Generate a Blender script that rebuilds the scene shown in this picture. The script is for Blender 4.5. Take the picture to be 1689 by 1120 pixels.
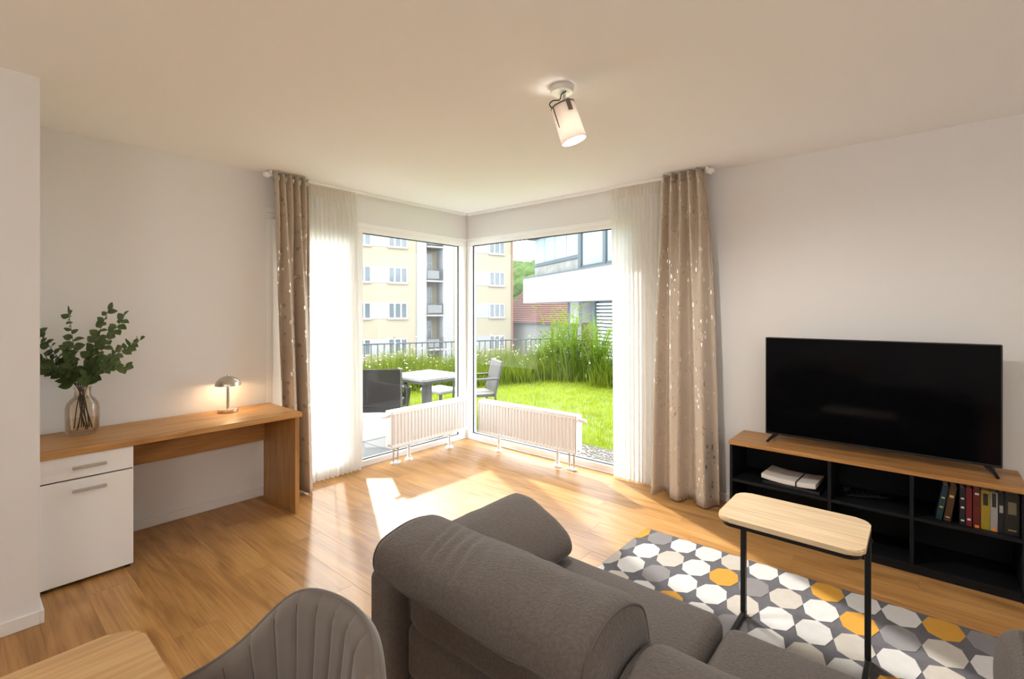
import bpy, bmesh, math, random
import numpy as np
from mathutils import Vector, Matrix, noise as mnoise
R = math.radians
random.seed(7); rng = np.random.default_rng(7)
scene = bpy.context.scene
for o in list(bpy.data.objects): bpy.data.objects.remove(o)
COL = scene.collection

# ------------------------------------------------------------------ camera
cd = bpy.data.cameras.new('camera'); cam = bpy.data.objects.new('camera', cd); COL.objects.link(cam)
cd.sensor_width = 36; cd.lens = 36 * 790.84 / 1689; cd.shift_y = -0.02828; cd.clip_start = .05; cd.clip_end = 600
cam.location = (4.0445, -3.9236, 1.490); cam.rotation_euler = (R(90), 0, R(40.46))
scene.camera = cam
# ------------------------------------------------------------------ sky, sun, exposure
world = bpy.data.worlds.new('sky'); scene.world = world; world.use_nodes = True
wn, wl = world.node_tree.nodes, world.node_tree.links
bg = wn['Background']
tc = wn.new('ShaderNodeTexCoord'); nz = wn.new('ShaderNodeTexNoise'); rp = wn.new('ShaderNodeValToRGB')
nz.inputs['Scale'].default_value = 2.2; nz.inputs['Detail'].default_value = 6; nz.inputs['Roughness'].default_value = .6
rp.color_ramp.elements[0].position = .38; rp.color_ramp.elements[0].color = (.72, .86, 1.0, 1)
rp.color_ramp.elements[1].position = .58; rp.color_ramp.elements[1].color = (1.0, 1.0, 1.0, 1)
wl.new(tc.outputs['Generated'], nz.inputs['Vector']); wl.new(nz.outputs['Fac'], rp.inputs['Fac']); wl.new(rp.outputs['Color'], bg.inputs['Color'])
bg.inputs['Strength'].default_value = 5.2
sl = bpy.data.lights.new('sun', 'SUN'); sl.energy = 6.0; sl.angle = R(2.0); sl.color = (1.0, .97, .91)
sun = bpy.data.objects.new('sun', sl); COL.objects.link(sun); sun.location = (-20, 10, 15)
sun.rotation_euler = Vector((.777, -.40, -.52)).to_track_quat('-Z', 'Y').to_euler()
vs = scene.view_settings
vs.view_transform = 'Standard'; vs.look = 'None'; vs.gamma = 1; vs.use_curve_mapping = False; vs.exposure = 0.5
cy = scene.cycles
cy.max_bounces = 10; cy.diffuse_bounces = 6; cy.transparent_max_bounces = 16; cy.sample_clamp_indirect = 8; cy.caustics_reflective = True; cy.caustics_refractive = False

# ------------------------------------------------------------------ materials
MATS = {}
def nodes_of(name):
    m = bpy.data.materials.new(name); m.use_nodes = True; MATS[name] = m
    return m, m.node_tree.nodes, m.node_tree.links, m.node_tree.nodes['Principled BSDF']
def mat(name, col, rough=.5, metal=0, spec=.5, bump=0, bscale=200, var=0, vscale=6, sheen=0, emit=None):
    m, n, l, b = nodes_of(name)
    b.inputs['Base Color'].default_value = (*col, 1); b.inputs['Roughness'].default_value = rough
    b.inputs['Metallic'].default_value = metal; b.inputs['Specular IOR Level'].default_value = spec
    b.inputs['Sheen Weight'].default_value = sheen
    if emit: b.inputs['Emission Color'].default_value = (*emit[0], 1); b.inputs['Emission Strength'].default_value = emit[1]
    t = n.new('ShaderNodeTexCoord')
    if var:
        z = n.new('ShaderNodeTexNoise'); z.inputs['Scale'].default_value = vscale; z.inputs['Detail'].default_value = 5
        mx = n.new('ShaderNodeMix'); mx.data_type = 'RGBA'
        mx.inputs[6].default_value = (*[c * (1 - var) for c in col], 1); mx.inputs[7].default_value = (*[min(1, c * (1 + var)) for c in col], 1)
        l.new(t.outputs['Object'], z.inputs['Vector']); l.new(z.outputs['Fac'], mx.inputs[0]); l.new(mx.outputs[2], b.inputs['Base Color'])
    if bump:
        z2 = n.new('ShaderNodeTexNoise'); z2.inputs['Scale'].default_value = bscale; z2.inputs['Detail'].default_value = 3
        bp = n.new('ShaderNodeBump'); bp.inputs['Strength'].default_value = bump; bp.inputs['Distance'].default_value = .004
        l.new(t.outputs['Object'], z2.inputs['Vector']); l.new(z2.outputs['Fac'], bp.inputs['Height']); l.new(bp.outputs['Normal'], b.inputs['Normal'])
    return m
def wood(name, dark, mid, light, axis=0, rough=.45, stretch=1.0, spec=.4):
    m, n, l, b = nodes_of(name)
    b.inputs['Roughness'].default_value = rough; b.inputs['Specular IOR Level'].default_value = spec
    t = n.new('ShaderNodeTexCoord'); oi = n.new('ShaderNodeObjectInfo'); ad = n.new('ShaderNodeVectorMath'); ad.operation = 'ADD'
    sc_ = n.new('ShaderNodeVectorMath'); sc_.operation = 'SCALE'; sc_.inputs[0].default_value = (7.3, 3.1, 5.7)
    l.new(oi.outputs['Random'], sc_.inputs['Scale']); l.new(t.outputs['Object'], ad.inputs[0]); l.new(sc_.outputs[0], ad.inputs[1])
    def grain(scale, along, detail, dist):
        mp = n.new('ShaderNodeMapping'); s = [scale] * 3; s[axis] = along * stretch; mp.inputs['Scale'].default_value = s
        z = n.new('ShaderNodeTexNoise'); z.inputs['Scale'].default_value = 1; z.inputs['Detail'].default_value = detail; z.inputs['Distortion'].default_value = dist
        l.new(ad.outputs[0], mp.inputs['Vector']); l.new(mp.outputs[0], z.inputs['Vector']); return z
    g1 = grain(7, 1.1, 4, 1.6); g2 = grain(95, 3.0, 3, .2)
    r1 = n.new('ShaderNodeValToRGB'); e = r1.color_ramp.elements
    e[0].position = .33; e[0].color = (*dark, 1); e[1].position = .66; e[1].color = (*light, 1)
    k = r1.color_ramp.elements.new(.47); k.color = (*mid, 1)
    l.new(g1.outputs['Fac'], r1.inputs['Fac'])
    mx = n.new('ShaderNodeMix'); mx.data_type = 'RGBA'; mx.blend_type = 'MULTIPLY'; mx.inputs[0].default_value = 1
    r2 = n.new('ShaderNodeValToRGB'); r2.color_ramp.elements[0].position = .35; r2.color_ramp.elements[0].color = (.80, .77, .72, 1)
    r2.color_ramp.elements[1].position = .6; r2.color_ramp.elements[1].color = (1, 1, 1, 1)
    l.new(g2.outputs['Fac'], r2.inputs['Fac']); l.new(r1.outputs['Color'], mx.inputs[6]); l.new(r2.outputs['Color'], mx.inputs[7])
    hv = n.new('ShaderNodeHueSaturation'); mr = n.new('ShaderNodeMapRange'); mr.inputs['To Min'].default_value = .94; mr.inputs['To Max'].default_value = 1.06
    l.new(oi.outputs['Random'], mr.inputs['Value']); l.new(mr.outputs[0], hv.inputs['Value']); l.new(mx.outputs[2], hv.inputs['Color']); l.new(hv.outputs['Color'], b.inputs['Base Color'])
    bp = n.new('ShaderNodeBump'); bp.inputs['Strength'].default_value = .12; bp.inputs['Distance'].default_value = .001
    l.new(g2.outputs['Fac'], bp.inputs['Height']); l.new(bp.outputs['Normal'], b.inputs['Normal'])
    return m
def glass_mat(name, tint=(1, 1, 1), refl=1.0, ior=1.45, rough=0.0):
    m, n, l, b = nodes_of(name); n.remove(b)
    tr = n.new('ShaderNodeBsdfTransparent'); tr.inputs[0].default_value = (*tint, 1)
    gl = n.new('ShaderNodeBsdfGlossy'); gl.inputs['Roughness'].default_value = rough
    fr = n.new('ShaderNodeFresnel'); fr.inputs['IOR'].default_value = ior
    mu = n.new('ShaderNodeMath'); mu.operation = 'MULTIPLY'; mu.inputs[1].default_value = refl
    mx = n.new('ShaderNodeMixShader'); l.new(fr.outputs[0], mu.inputs[0]); l.new(mu.outputs[0], mx.inputs[0]); l.new(tr.outputs[0], mx.inputs[1]); l.new(gl.outputs[0], mx.inputs[2])
    l.new(mx.outputs[0], n['Material Output'].inputs['Surface']); return m
def sheer_mat(name, col, open_=.35, trans=.6, stripes=0):
    m, n, l, b = nodes_of(name); n.remove(b)
    tr = n.new('ShaderNodeBsdfTransparent'); df = n.new('ShaderNodeBsdfDiffuse'); tl = n.new('ShaderNodeBsdfTranslucent')
    df.inputs[0].default_value = (*col, 1); tl.inputs[0].default_value = (*col, 1)
    a = n.new('ShaderNodeMixShader'); a.inputs[0].default_value = trans; l.new(df.outputs[0], a.inputs[1]); l.new(tl.outputs[0], a.inputs[2])
    c = n.new('ShaderNodeMixShader'); c.inputs[0].default_value = 1 - open_; l.new(tr.outputs[0], c.inputs[1]); l.new(a.outputs[0], c.inputs[2])
    l.new(c.outputs[0], n['Material Output'].inputs['Surface']); return m

M_wall = mat('plaster_wall', (.795, .79, .78), .9, spec=.2, bump=.05, bscale=300)
M_ceil = mat('plaster_ceiling', (.93, .945, .955), .95, spec=.1)
M_white = mat('white_lacquer', (.86, .85, .83), .35)
M_frame = mat('white_upvc', (.88, .88, .87), .3)
M_rad = mat('white_enamel', (.88, .88, .88), .3)
M_base = mat('white_baseboard', (.80, .78, .75), .5)
M_floor = wood('floor_laminate', (.33, .165, .052), (.445, .228, .076), (.52, .285, .102), 0, .36, spec=.33)
M_gap = mat('floor_joint', (.24, .12, .045), .8)
M_desk = wood('desk_oak', (.40, .20, .065), (.52, .275, .095), (.60, .34, .13), 1, .42)
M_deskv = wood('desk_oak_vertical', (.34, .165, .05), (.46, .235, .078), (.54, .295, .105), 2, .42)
M_ctop = wood('bamboo_top', (.82, .63, .40), (.86, .67, .44), (.89, .71, .48), 0, .35, spec=.5)
M_oakc = wood('console_oak', (.33, .15, .045), (.45, .22, .07), (.54, .29, .10), 0, .4)
M_dine = wood('dining_oak', (.50, .29, .12), (.60, .37, .17), (.68, .44, .22), 1, .45)
M_glass = glass_mat('window_glass', (.985, .99, .985), .38)
M_gasket = mat('rubber_gasket', (.03, .03, .03), .6)
M_steel = mat('brushed_nickel', (.62, .56, .48), .28, 1.0)
M_chrome = mat('satin_chrome', (.58, .57, .55), .38, .7)
M_black = mat('black_steel', (.012, .012, .012), .45)
M_cab = mat('black_laminate', (.008, .009, .011), .5, spec=.2)
M_screen = mat('screen_glass', (.002, .002, .003), .08, spec=.10)
M_plast = mat('black_plastic', (.010, .010, .011), .4)
M_sofa = mat('sofa_fabric', (.120, .103, .092), .95, spec=.1, bump=.9, bscale=150, var=.38, vscale=110, sheen=.2)
M_velvet = mat('velvet', (.150, .127, .110), .75, spec=.15, bump=.06, bscale=400, var=.10, vscale=14, sheen=.6)
M_seam = mat('seam_thread', (.10, .085, .075), .9)
M_sheer = sheer_mat('sheer_voile', (.90, .885, .85), .07, .5)
M_sheerhem = sheer_mat('sheer_tape', (.90, .86, .79), .06, .45)
M_rugbase = mat('rug_charcoal', (.10, .096, .104), .95, spec=.1, bump=.3, bscale=300, var=.2, vscale=40)
def rugm(nm, c): return mat(nm, c, .95, spec=.1, bump=.3, bscale=60, var=.08, vscale=25)
RUGC = {'w': rugm('rug_white', (.48, .465, .45)), 'b': rugm('rug_beige', (.40, .365, .32)), 'g': rugm('rug_grey', (.19, .178, .18)), 'o': rugm('rug_mustard', (.46, .235, .04))}
def drape_mat():
    m, n, l, b = nodes_of('satin_drape')
    uv = n.new('ShaderNodeUVMap'); vo = n.new('ShaderNodeTexVoronoi'); vo.feature = 'F1'; vo.inputs['Scale'].default_value = 21
    mp = n.new('ShaderNodeMapping'); mp.inputs['Scale'].default_value = (1.5, .75, 1); mp.inputs['Rotation'].default_value = (0, 0, .7)
    nzz = n.new('ShaderNodeTexNoise'); nzz.inputs['Scale'].default_value = 7; nzz.inputs['Detail'].default_value = 2
    l.new(uv.outputs[0], mp.inputs['Vector']); l.new(mp.outputs[0], vo.inputs['Vector']); l.new(uv.outputs[0], nzz.inputs['Vector'])
    lt = n.new('ShaderNodeMath'); lt.operation = 'LESS_THAN'; lt.inputs[1].default_value = .27; l.new(vo.outputs['Distance'], lt.inputs[0])
    gt = n.new('ShaderNodeMath'); gt.operation = 'GREATER_THAN'; gt.inputs[1].default_value = .44; l.new(nzz.outputs['Fac'], gt.inputs[0])
    mu = n.new('ShaderNodeMath'); mu.operation = 'MULTIPLY'; l.new(lt.outputs[0], mu.inputs[0]); l.new(gt.outputs[0], mu.inputs[1])
    mx = n.new('ShaderNodeMix'); mx.data_type = 'RGBA'; mx.inputs[6].default_value = (.50, .415, .325, 1); mx.inputs[7].default_value = (.80, .74, .66, 1)
    l.new(mu.outputs[0], mx.inputs[0]); l.new(mx.outputs[2], b.inputs['Base Color'])
    rr = n.new('ShaderNodeMapRange'); rr.inputs['To Min'].default_value = .48; rr.inputs['To Max'].default_value = .22
    mm = n.new('ShaderNodeMapRange'); mm.inputs['To Min'].default_value = 0; mm.inputs['To Max'].default_value = .8
    l.new(mu.outputs[0], rr.inputs['Value']); l.new(rr.outputs[0], b.inputs['Roughness']); l.new(mu.outputs[0], mm.inputs['Value']); l.new(mm.outputs[0], b.inputs['Metallic'])
    b.inputs['Sheen Weight'].default_value = .3
    return m
M_drape = drape_mat()
M_vase = glass_mat('vase_glass', (.975, .945, .90), .55, 1.38)
M_water = glass_mat('vase_water', (.96, .90, .82), .4, 1.2)
M_leaf = mat('eucalyptus_leaf', (.085, .135, .040), .45, spec=.4, var=.35, vscale=9)
M_stem = mat('branch_bark', (.055, .035, .018), .7)
M_shade = sheer_mat('lamp_fabric', (.82, .77, .72), 0.0, .4)
M_bulb = mat('lamp_bulb', (1, .95, .9), .5, emit=((1.0, .95, .88), 4))
M_bulb2 = mat('table_bulb', (1, .9, .8), .5, emit=((1.0, .62, .28), 20))
M_greymetal = mat('grey_metal', (.18, .165, .15), .4, .8)
M_paper = mat('paper', (.72, .68, .64), .8, var=.06, vscale=30)
# outdoors
M_paver = mat('paver_concrete', (.14, .14, .137), .9, bump=.2, bscale=80, var=.08, vscale=5)
M_soil = mat('lawn_soil', (.10, .15, .018), .95, var=.3, vscale=3)
def leafy(name, col, tr=.35):
    m, n, l, b = nodes_of(name); n.remove(b)
    t = n.new('ShaderNodeTexCoord'); z = n.new('ShaderNodeTexNoise'); z.inputs['Scale'].default_value = 3.5; z.inputs['Detail'].default_value = 3
    mx = n.new('ShaderNodeMix'); mx.data_type = 'RGBA'; mx.inputs[6].default_value = (*[c * .4 for c in col], 1); mx.inputs[7].default_value = (*[min(1, c * 1.35) for c in col], 1)
    l.new(t.outputs['Object'], z.inputs['Vector']); l.new(z.outputs['Fac'], mx.inputs[0])
    df = n.new('ShaderNodeBsdfDiffuse'); tl = n.new('ShaderNodeBsdfTranslucent'); l.new(mx.outputs[2], df.inputs[0]); l.new(mx.outputs[2], tl.inputs[0])
    a = n.new('ShaderNodeMixShader'); a.inputs[0].default_value = tr; l.new(df.outputs[0], a.inputs[1]); l.new(tl.outputs[0], a.inputs[2]); l.new(a.outputs[0], n['Material Output'].inputs['Surface'])
    return m
M_grass = leafy('lawn_grass', (.27, .325, .014), .45)
M_foliage = leafy('border_foliage', (.145, .190, .018), .4)
M_reed = leafy('reed_foliage', (.145, .225, .022), .45)
M_flower = mat('flower_white', (.42, .39, .32), .7)
M_flowerp = mat('flower_pink', (.42, .20, .19), .7)
M_gravel = mat('gravel_stone', (.17, .155, .135), .9, var=.3, vscale=20)
M_fence = mat('fence_steel', (.055, .062, .062), .7, 0, spec=.2)
M_rattan = mat('rattan_dark', (.020, .017, .015), .7, spec=.2, bump=.6, bscale=120)
M_gchair = mat('garden_chair_grey', (.06, .055, .05), .6)
M_gtop = mat('garden_table_top', (.22, .215, .21), .5)
M_cream = mat('cream_render', (.235, .208, .150), .95, spec=.1, var=.04, vscale=.6)
M_bwhite = mat('white_render', (.225, .225, .218), .95, spec=.1)
M_bgrey = mat('facade_grey_metal', (.055, .070, .078), .5)
M_sill = mat('sill_brown', (.22, .17, .14), .8)
M_pane = mat('far_window_pane', (.075, .092, .10), .15, spec=.6, var=.4, vscale=1.3)
M_balc = mat('balcony_glass', (.20, .245, .255), .12, spec=.6, var=.25, vscale=.8)
M_pipe = mat('copper_downpipe', (.18, .08, .05), .6)
M_brownwall = mat('brown_cladding', (.11, .075, .065), .8)
M_roof = mat('roof_tile', (.125, .058, .047), .85, var=.2, vscale=3)
M_hill = mat('hill_foliage', (.06, .10, .028), .95, spec=.05, var=.5, vscale=.35)
M_street = mat('street_ground', (.22, .22, .21), .95)
M_farframe = mat('far_window_frame', (.27, .27, .27), .6)
M_slat = mat('blind_slat', (.38, .40, .40), .6)

# ------------------------------------------------------------------ mesh helpers
def box(bm, x0, x1, y0, y1, z0, z1, bev=0, seg=1):
    r = bmesh.ops.create_cube(bm, size=1.0)
    vs_ = r['verts']
    for v in vs_: v.co = Vector((x0 + (v.co.x + .5) * (x1 - x0), y0 + (v.co.y + .5) * (y1 - y0), z0 + (v.co.z + .5) * (z1 - z0)))
    if bev:
        es = list({e for v in vs_ for e in v.link_edges})
        bmesh.ops.bevel(bm, geom=es, offset=bev, segments=seg, affect='EDGES', profile=.5)
def BX(*a, **k):
    bm = bmesh.new(); box(bm, *a, **k); return bm
def ring(c, ax, r, n=16):
    ax = Vector(ax).normalized(); h = Vector((0, 0, 1)) if abs(ax.z) < .9 else Vector((1, 0, 0))
    u = ax.cross(h).normalized(); w = ax.cross(u)
    return [Vector(c) + r * (math.cos(2 * math.pi * i / n) * u + math.sin(2 * math.pi * i / n) * w) for i in range(n)]
def loft(bm, rings, cap=True, close=False):
    V = [[bm.verts.new(p) for p in rg] for rg in rings]; n = len(V[0])
    K = len(V)
    for i in range(K - 1 + (1 if close else 0)):
        a, b = V[i], V[(i + 1) % K]
        for j in range(n): bm.faces.new((a[j], a[(j + 1) % n], b[(j + 1) % n], b[j]))
    if cap and not close:
        bm.faces.new(list(reversed(V[0]))); bm.faces.new(V[-1])
    return V
def cyl(bm, p0, p1, r0, r1=None, n=14):
    p0, p1 = Vector(p0), Vector(p1); loft(bm, [ring(p0, p1 - p0, r0, n), ring(p1, p1 - p0, r0 if r1 is None else r1, n)])
def tube(bm, pts, r, n=8):
    pts = [Vector(p) for p in pts]; rs = []
    ref = None
    for i, p in enumerate(pts):
        t = (pts[min(i + 1, len(pts) - 1)] - pts[max(i - 1, 0)]).normalized()
        if ref is None: ref = t.orthogonal().normalized()
        u = (ref - t * ref.dot(t)).normalized(); ref = u; w = t.cross(u)
        rr = r[i] if isinstance(r, (list, tuple)) else r
        rs.append([p + rr * (math.cos(2 * math.pi * j / n) * u + math.sin(2 * math.pi * j / n) * w) for j in range(n)])
    loft(bm, rs)
def lathe(bm, prof, c=(0, 0, 0), n=32, cap=False):
    c = Vector(c)
    rs = [[c + Vector((r * math.cos(2 * math.pi * j / n), r * math.sin(2 * math.pi * j / n), z)) for j in range(n)] for r, z in prof]
    loft(bm, rs, cap=cap)
def prism(bm, poly, z0, z1, bev=0, seg=2):
    b = [bm.verts.new((x, y, z0)) for x, y in poly]; t = [bm.verts.new((x, y, z1)) for x, y in poly]; n = len(poly)
    fs = [bm.faces.new(list(reversed(b))), bm.faces.new(t)]
    for i in range(n): fs.append(bm.faces.new((b[i], b[(i + 1) % n], t[(i + 1) % n], t[i])))
    if bev:
        bmesh.ops.bevel(bm, geom=list(fs[0].edges) + list(fs[1].edges), offset=bev, segments=seg, affect='EDGES')
def rrect(x0, x1, y0, y1, r, n=6):
    P = []
    for cx, cy_, a0 in ((x1 - r, y1 - r, 0), (x0 + r, y1 - r, 90), (x0 + r, y0 + r, 180), (x1 - r, y0 + r, 270)):
        for i in range(n + 1): a = R(a0 + 90 * i / n); P.append((cx + r * math.cos(a), cy_ + r * math.sin(a)))
    return P
def rbox(bm, x0, x1, y0, y1, z0, z1, r, f=None, ns=4, nm=8):
    """soft rounded block; f deforms the points"""
    H = Vector(((x1 - x0) / 2, (y1 - y0) / 2, (z1 - z0) / 2)); Cc = Vector(((x0 + x1) / 2, (y0 + y1) / 2, (z0 + z1) / 2))
    def ax(h):
        rr = min(r, h * .999)
        a = [-h + rr * (1 - math.cos(math.pi / 2 * i / ns)) if False else -h + rr * i / ns for i in range(ns)]
        m = [-(h - rr) + 2 * (h - rr) * i / nm for i in range(nm + 1)]
        return a + m + [-q for q in reversed(a)]
    A = [ax(H.x), ax(H.y), ax(H.z)]; N = [len(a) - 1 for a in A]; D = {}
    def V(i, j, k):
        if (i, j, k) not in D:
            p = Vector((A[0][i], A[1][j], A[2][k])); q = Vector([max(-(H[t] - min(r, H[t] * .999)), min(H[t] - min(r, H[t] * .999), p[t])) for t in range(3)])
            dv = p - q
            if dv.length > 1e-9:
                s = max(abs(dv.x), abs(dv.y), abs(dv.z)); dv = dv.normalized() * s
            p = q + dv + Cc
            D[(i, j, k)] = bm.verts.new(f(p) if f else p)
        return D[(i, j, k)]
    def quad(a, b, c, d): bm.faces.new((a, b, c, d))
    for i in range(N[0]):
        for j in range(N[1]):
            quad(V(i, j, 0), V(i, j + 1, 0), V(i + 1, j + 1, 0), V(i + 1, j, 0)); quad(V(i, j, N[2]), V(i + 1, j, N[2]), V(i + 1, j + 1, N[2]), V(i, j + 1, N[2]))
    for i in range(N[0]):
        for k in range(N[2]):
            quad(V(i, 0, k), V(i + 1, 0, k), V(i + 1, 0, k + 1), V(i, 0, k + 1)); quad(V(i, N[1], k), V(i, N[1], k + 1), V(i + 1, N[1], k + 1), V(i + 1, N[1], k))
    for j in range(N[1]):
        for k in range(N[2]):
            quad(V(0, j, k), V(0, j, k + 1), V(0, j + 1, k + 1), V(0, j + 1, k)); quad(V(N[0], j, k), V(N[0], j + 1, k), V(N[0], j + 1, k + 1), V(N[0], j, k + 1))
def catmull(P, sub, closed=True):
    out = []; n = len(P)
    for i in range(n if closed else n - 1):
        p0, p1, p2, p3 = [Vector(P[(i + k) % n] if closed else P[max(0, min(n - 1, i + k))]) for k in (-1, 0, 1, 2)]
        for s in range(sub):
            t = s / sub
            out.append(.5 * ((2 * p1) + (-p0 + p2) * t + (2 * p0 - 5 * p1 + 4 * p2 - p3) * t * t + (-p0 + 3 * p1 - 3 * p2 + p3) * t ** 3))
    if not closed: out.append(Vector(P[-1]))
    return out
def bolster(bm, prof, a0, a1, axis='x', rnd=.05, sub=6, nlen=24, f=None):
    """soft cushion: closed smooth profile swept along x or y, ends drawn in and rounded"""
    P = catmull([Vector((p[0], p[1])) for p in prof], sub); c = sum(P, Vector((0, 0))) / len(P)
    st = []
    for i in range(7): q = math.pi / 2 * i / 6; st.append((a0 + rnd * (1 - math.sin(q)) if False else a0 + rnd * (1 - math.cos(q)), 1 if rnd == 0 else None, math.sin(q)))
    L = [(a, s) for a, _, s in st]
    mid = [(a0 + rnd + (a1 - a0 - 2 * rnd) * i / nlen, 1.0) for i in range(1, nlen)]
    R_ = [(a0 + a1 - a, s) for a, s in reversed(L)]
    rings = []
    for a, s in L + mid + R_:
        rg = []
        for p in P:
            dv = p - c; k = max(0, dv.length - rnd * (1 - s)) / max(dv.length, 1e-6); q = c + dv * k
            v = Vector((a, q.x, q.y)) if axis == 'x' else Vector((q.x, a, q.y))
            rg.append(f(v) if f else v)
        rings.append(rg)
    loft(bm, rings)
def finish(bm, name, smooth=False, recalc=True):
    if recalc: bmesh.ops.recalc_face_normals(bm, faces=bm.faces)
    me = bpy.data.meshes.new(name); bm.to_mesh(me); bm.free()
    if smooth:
        me.polygons.foreach_set('use_smooth', [True] * len(me.polygons))
        if smooth != 'all':
            try: me.set_sharp_from_angle(angle=R(40))
            except Exception: pass
    return me
def tag(o, label=None, cat=None, group=None, kind=None):
    if label: o['label'] = label
    if cat: o['category'] = cat
    if group: o['group'] = group
    if kind: o['kind'] = kind
    return o
def thing(name, label, cat, loc=(0, 0, 0), rz=0, group=None, kind=None):
    o = bpy.data.objects.new(name, None); COL.objects.link(o); o.location = loc; o.rotation_euler = (0, 0, rz); o.empty_display_size = .1
    return tag(o, label, cat, group, kind)
def root_matrix(o):
    while o.parent: o = o.parent
    return Matrix.Translation(o.location) @ Matrix.Rotation(o.rotation_euler.z, 4, 'Z')
def part(name, bm, m, parent=None, smooth=False, local=False, label=None, recalc=True):
    """link one mesh object; world-space points are moved into the root's own frame unless local"""
    if isinstance(bm, bpy.types.Mesh): me = bm
    else:
        if parent is not None and not local: bm.transform(root_matrix(parent).inverted())
        me = finish(bm, name, smooth, recalc)
    if m and not me.materials: me.materials.append(m)
    o = bpy.data.objects.new(name, me); COL.objects.link(o)
    if parent is not None: o.parent = parent
    if label: o['label'] = label
    return o
def copy_tree(o, parent=None):
    c = o.copy(); COL.objects.link(c); c.parent = parent
    for ch in list(o.children): copy_tree(ch, c)
    return c
def lamp_light(name, parent, loc, watts, radius, color):
    l = bpy.data.lights.new(name, 'POINT'); l.energy = watts; l.shadow_soft_size = radius; l.color = color
    o = bpy.data.objects.new(name, l); COL.objects.link(o); o.parent = parent
    o.location = root_matrix(parent).inverted() @ Vector(loc); return o
H = 2.6
XE, YE = 6.0, -7.0          # far ends of the room, behind the camera
PX, PY = .85, -3.645        # face and edge of the wall return beside the desk
WL = -2.26                  # left window opening from y=WL to the corner
WR = 2.17                   # right window opening from the corner to x=WR
WT = 2.29                   # top of the openings

# ------------------------------------------------------------------ the room
fl = tag(part('floor', BX(-.02, XE, YE, .0, -.12, -.011), M_gap), kind='structure')
PW, PLN = .192, 1.285
plank_me = {}
row = 0; y = 0.0
while y > YE + .02:
    y0 = max(y - PW, YE); x = (PX if y0 < PY - .01 else 0.0); first = True
    off = (row * .437) % 1.0
    while x < XE - .01:
        ln = PLN * (1 - off) if first else PLN
        if first and ln < .18: ln = .18
        x1 = min(x + ln, XE)
        key = (round(x1 - x, 3), round(y - y0, 3))
        if key not in plank_me:
            plank_me[key] = finish(BX(-key[0] / 2 + .0002, key[0] / 2 - .0002, -key[1] / 2 + .0002, key[1] / 2 - .0002, -.0105, 0, bev=.0006), 'plank')
        o = part('plank', plank_me[key], M_floor, fl); o.location = ((x + x1) / 2, (y + y0) / 2, 0)
        x = x1; first = False
    y = y0; row += 1
tag(part('ceiling', BX(-.3, XE + .2, YE - .2, .3, H, H + .2), M_ceil), kind='structure')
bm = bmesh.new(); box(bm, -.3, 0, PY, WL, -.2, H); box(bm, -.3, 0, WL, .3, WT, H); tag(part('wall_left', bm, M_wall), kind='structure')
bm = bmesh.new(); box(bm, WR, XE + .2, 0, .3, -.2, H); box(bm, 0.0, WR, 0, .3, WT, H); tag(part('wall_right', bm, M_wall), kind='structure')
tag(part('wall_pillar', BX(-.3, PX, YE, PY, -.2, H), M_wall), kind='structure')
tag(part('wall_back', BX(-.3, XE + .2, YE - .2, YE, -.2, H), M_wall), kind='structure')
tag(part('wall_side', BX(XE, XE + .2, YE, 0, -.2, H), M_wall), kind='structure')
def baseboard(name, *b): tag(part(name, BX(*b, bev=.003), M_base), kind='structure')
baseboard('baseboard_left', 0, .014, PY + .001, WL, 0.0005, .065)
baseboard('baseboard_right', WR + .02, XE, -.014, 0, 0.0005, .065)
baseboard('baseboard_pillar', PX, PX + .014, YE, PY, 0.0005, .065)
baseboard('baseboard_pillar_end', .015, PX + .014, PY, PY + .014, 0.0005, .065)
# ---- corner windows
def window(name, label, horiz, spans):
    """frames, gaskets and panes of a glazed opening; horiz = 'y' runs along the left wall, 'x' along the right wall"""
    w = thing(name, label, None, (0, 0, 0), kind='structure')
    def bb(bm, a0, a1, d0, d1, z0, z1, bev=.004):
        (box(bm, -d1, -d0, a0, a1, z0, z1, bev) if horiz == 'y' else box(bm, a0, a1, d0, d1, z0, z1, bev))
    lo, hi = spans['open']
    bm = bmesh.new()
    bb(bm, lo, hi, .0, .09, 0.0, spans['bot']); bb(bm, lo, hi, .0, .09, spans['top'], WT)
    for a, b in spans['post']: bb(bm, a, b, .0, .09, spans['bot'], spans['top'])
    part('frame', bm, M_frame, w)
    bm = bmesh.new(); bb(bm, lo, hi, -.012, .0, WT - .005, WT + .035); part('trim', bm, M_frame, w)
    for k, (a, b, z0, z1, sash) in enumerate(spans['panes']):
        if sash:
            bm = bmesh.new(); s = .085
            bb(bm, a, b, -.02, .07, z0, z0 + s); bb(bm, a, b, -.02, .07, z1 - s, z1); bb(bm, a, a + s, -.02, .07, z0 + s, z1 - s); bb(bm, b - s, b, -.02, .07, z0 + s, z1 - s)
            part('sash', bm, M_frame, w); a, b, z0, z1 = a + s, b - s, z0 + s, z1 - s
        bm = bmesh.new(); g = .008
        bb(bm, a, b, .030, .046, z1 - g, z1, 0); bb(bm, a, b, .030, .046, z0, z0 + g, 0); bb(bm, a, a + g, .030, .046, z0 + g, z1 - g, 0); bb(bm, b - g, b, .030, .046, z0 + g, z1 - g, 0)
        part('gasket', bm, M_gasket, w)
        bm = bmesh.new(); c = .04
        q = [(a + .002, z0 + .002), (b - .002, z0 + .002), (b - .002, z1 - .002), (a + .002, z1 - .002)]
        bm.faces.new([bm.verts.new((-c, s_, z_) if horiz == 'y' else (s_, c, z_)) for s_, z_ in q]); part('pane', bm, M_glass, w)
    return w
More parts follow.
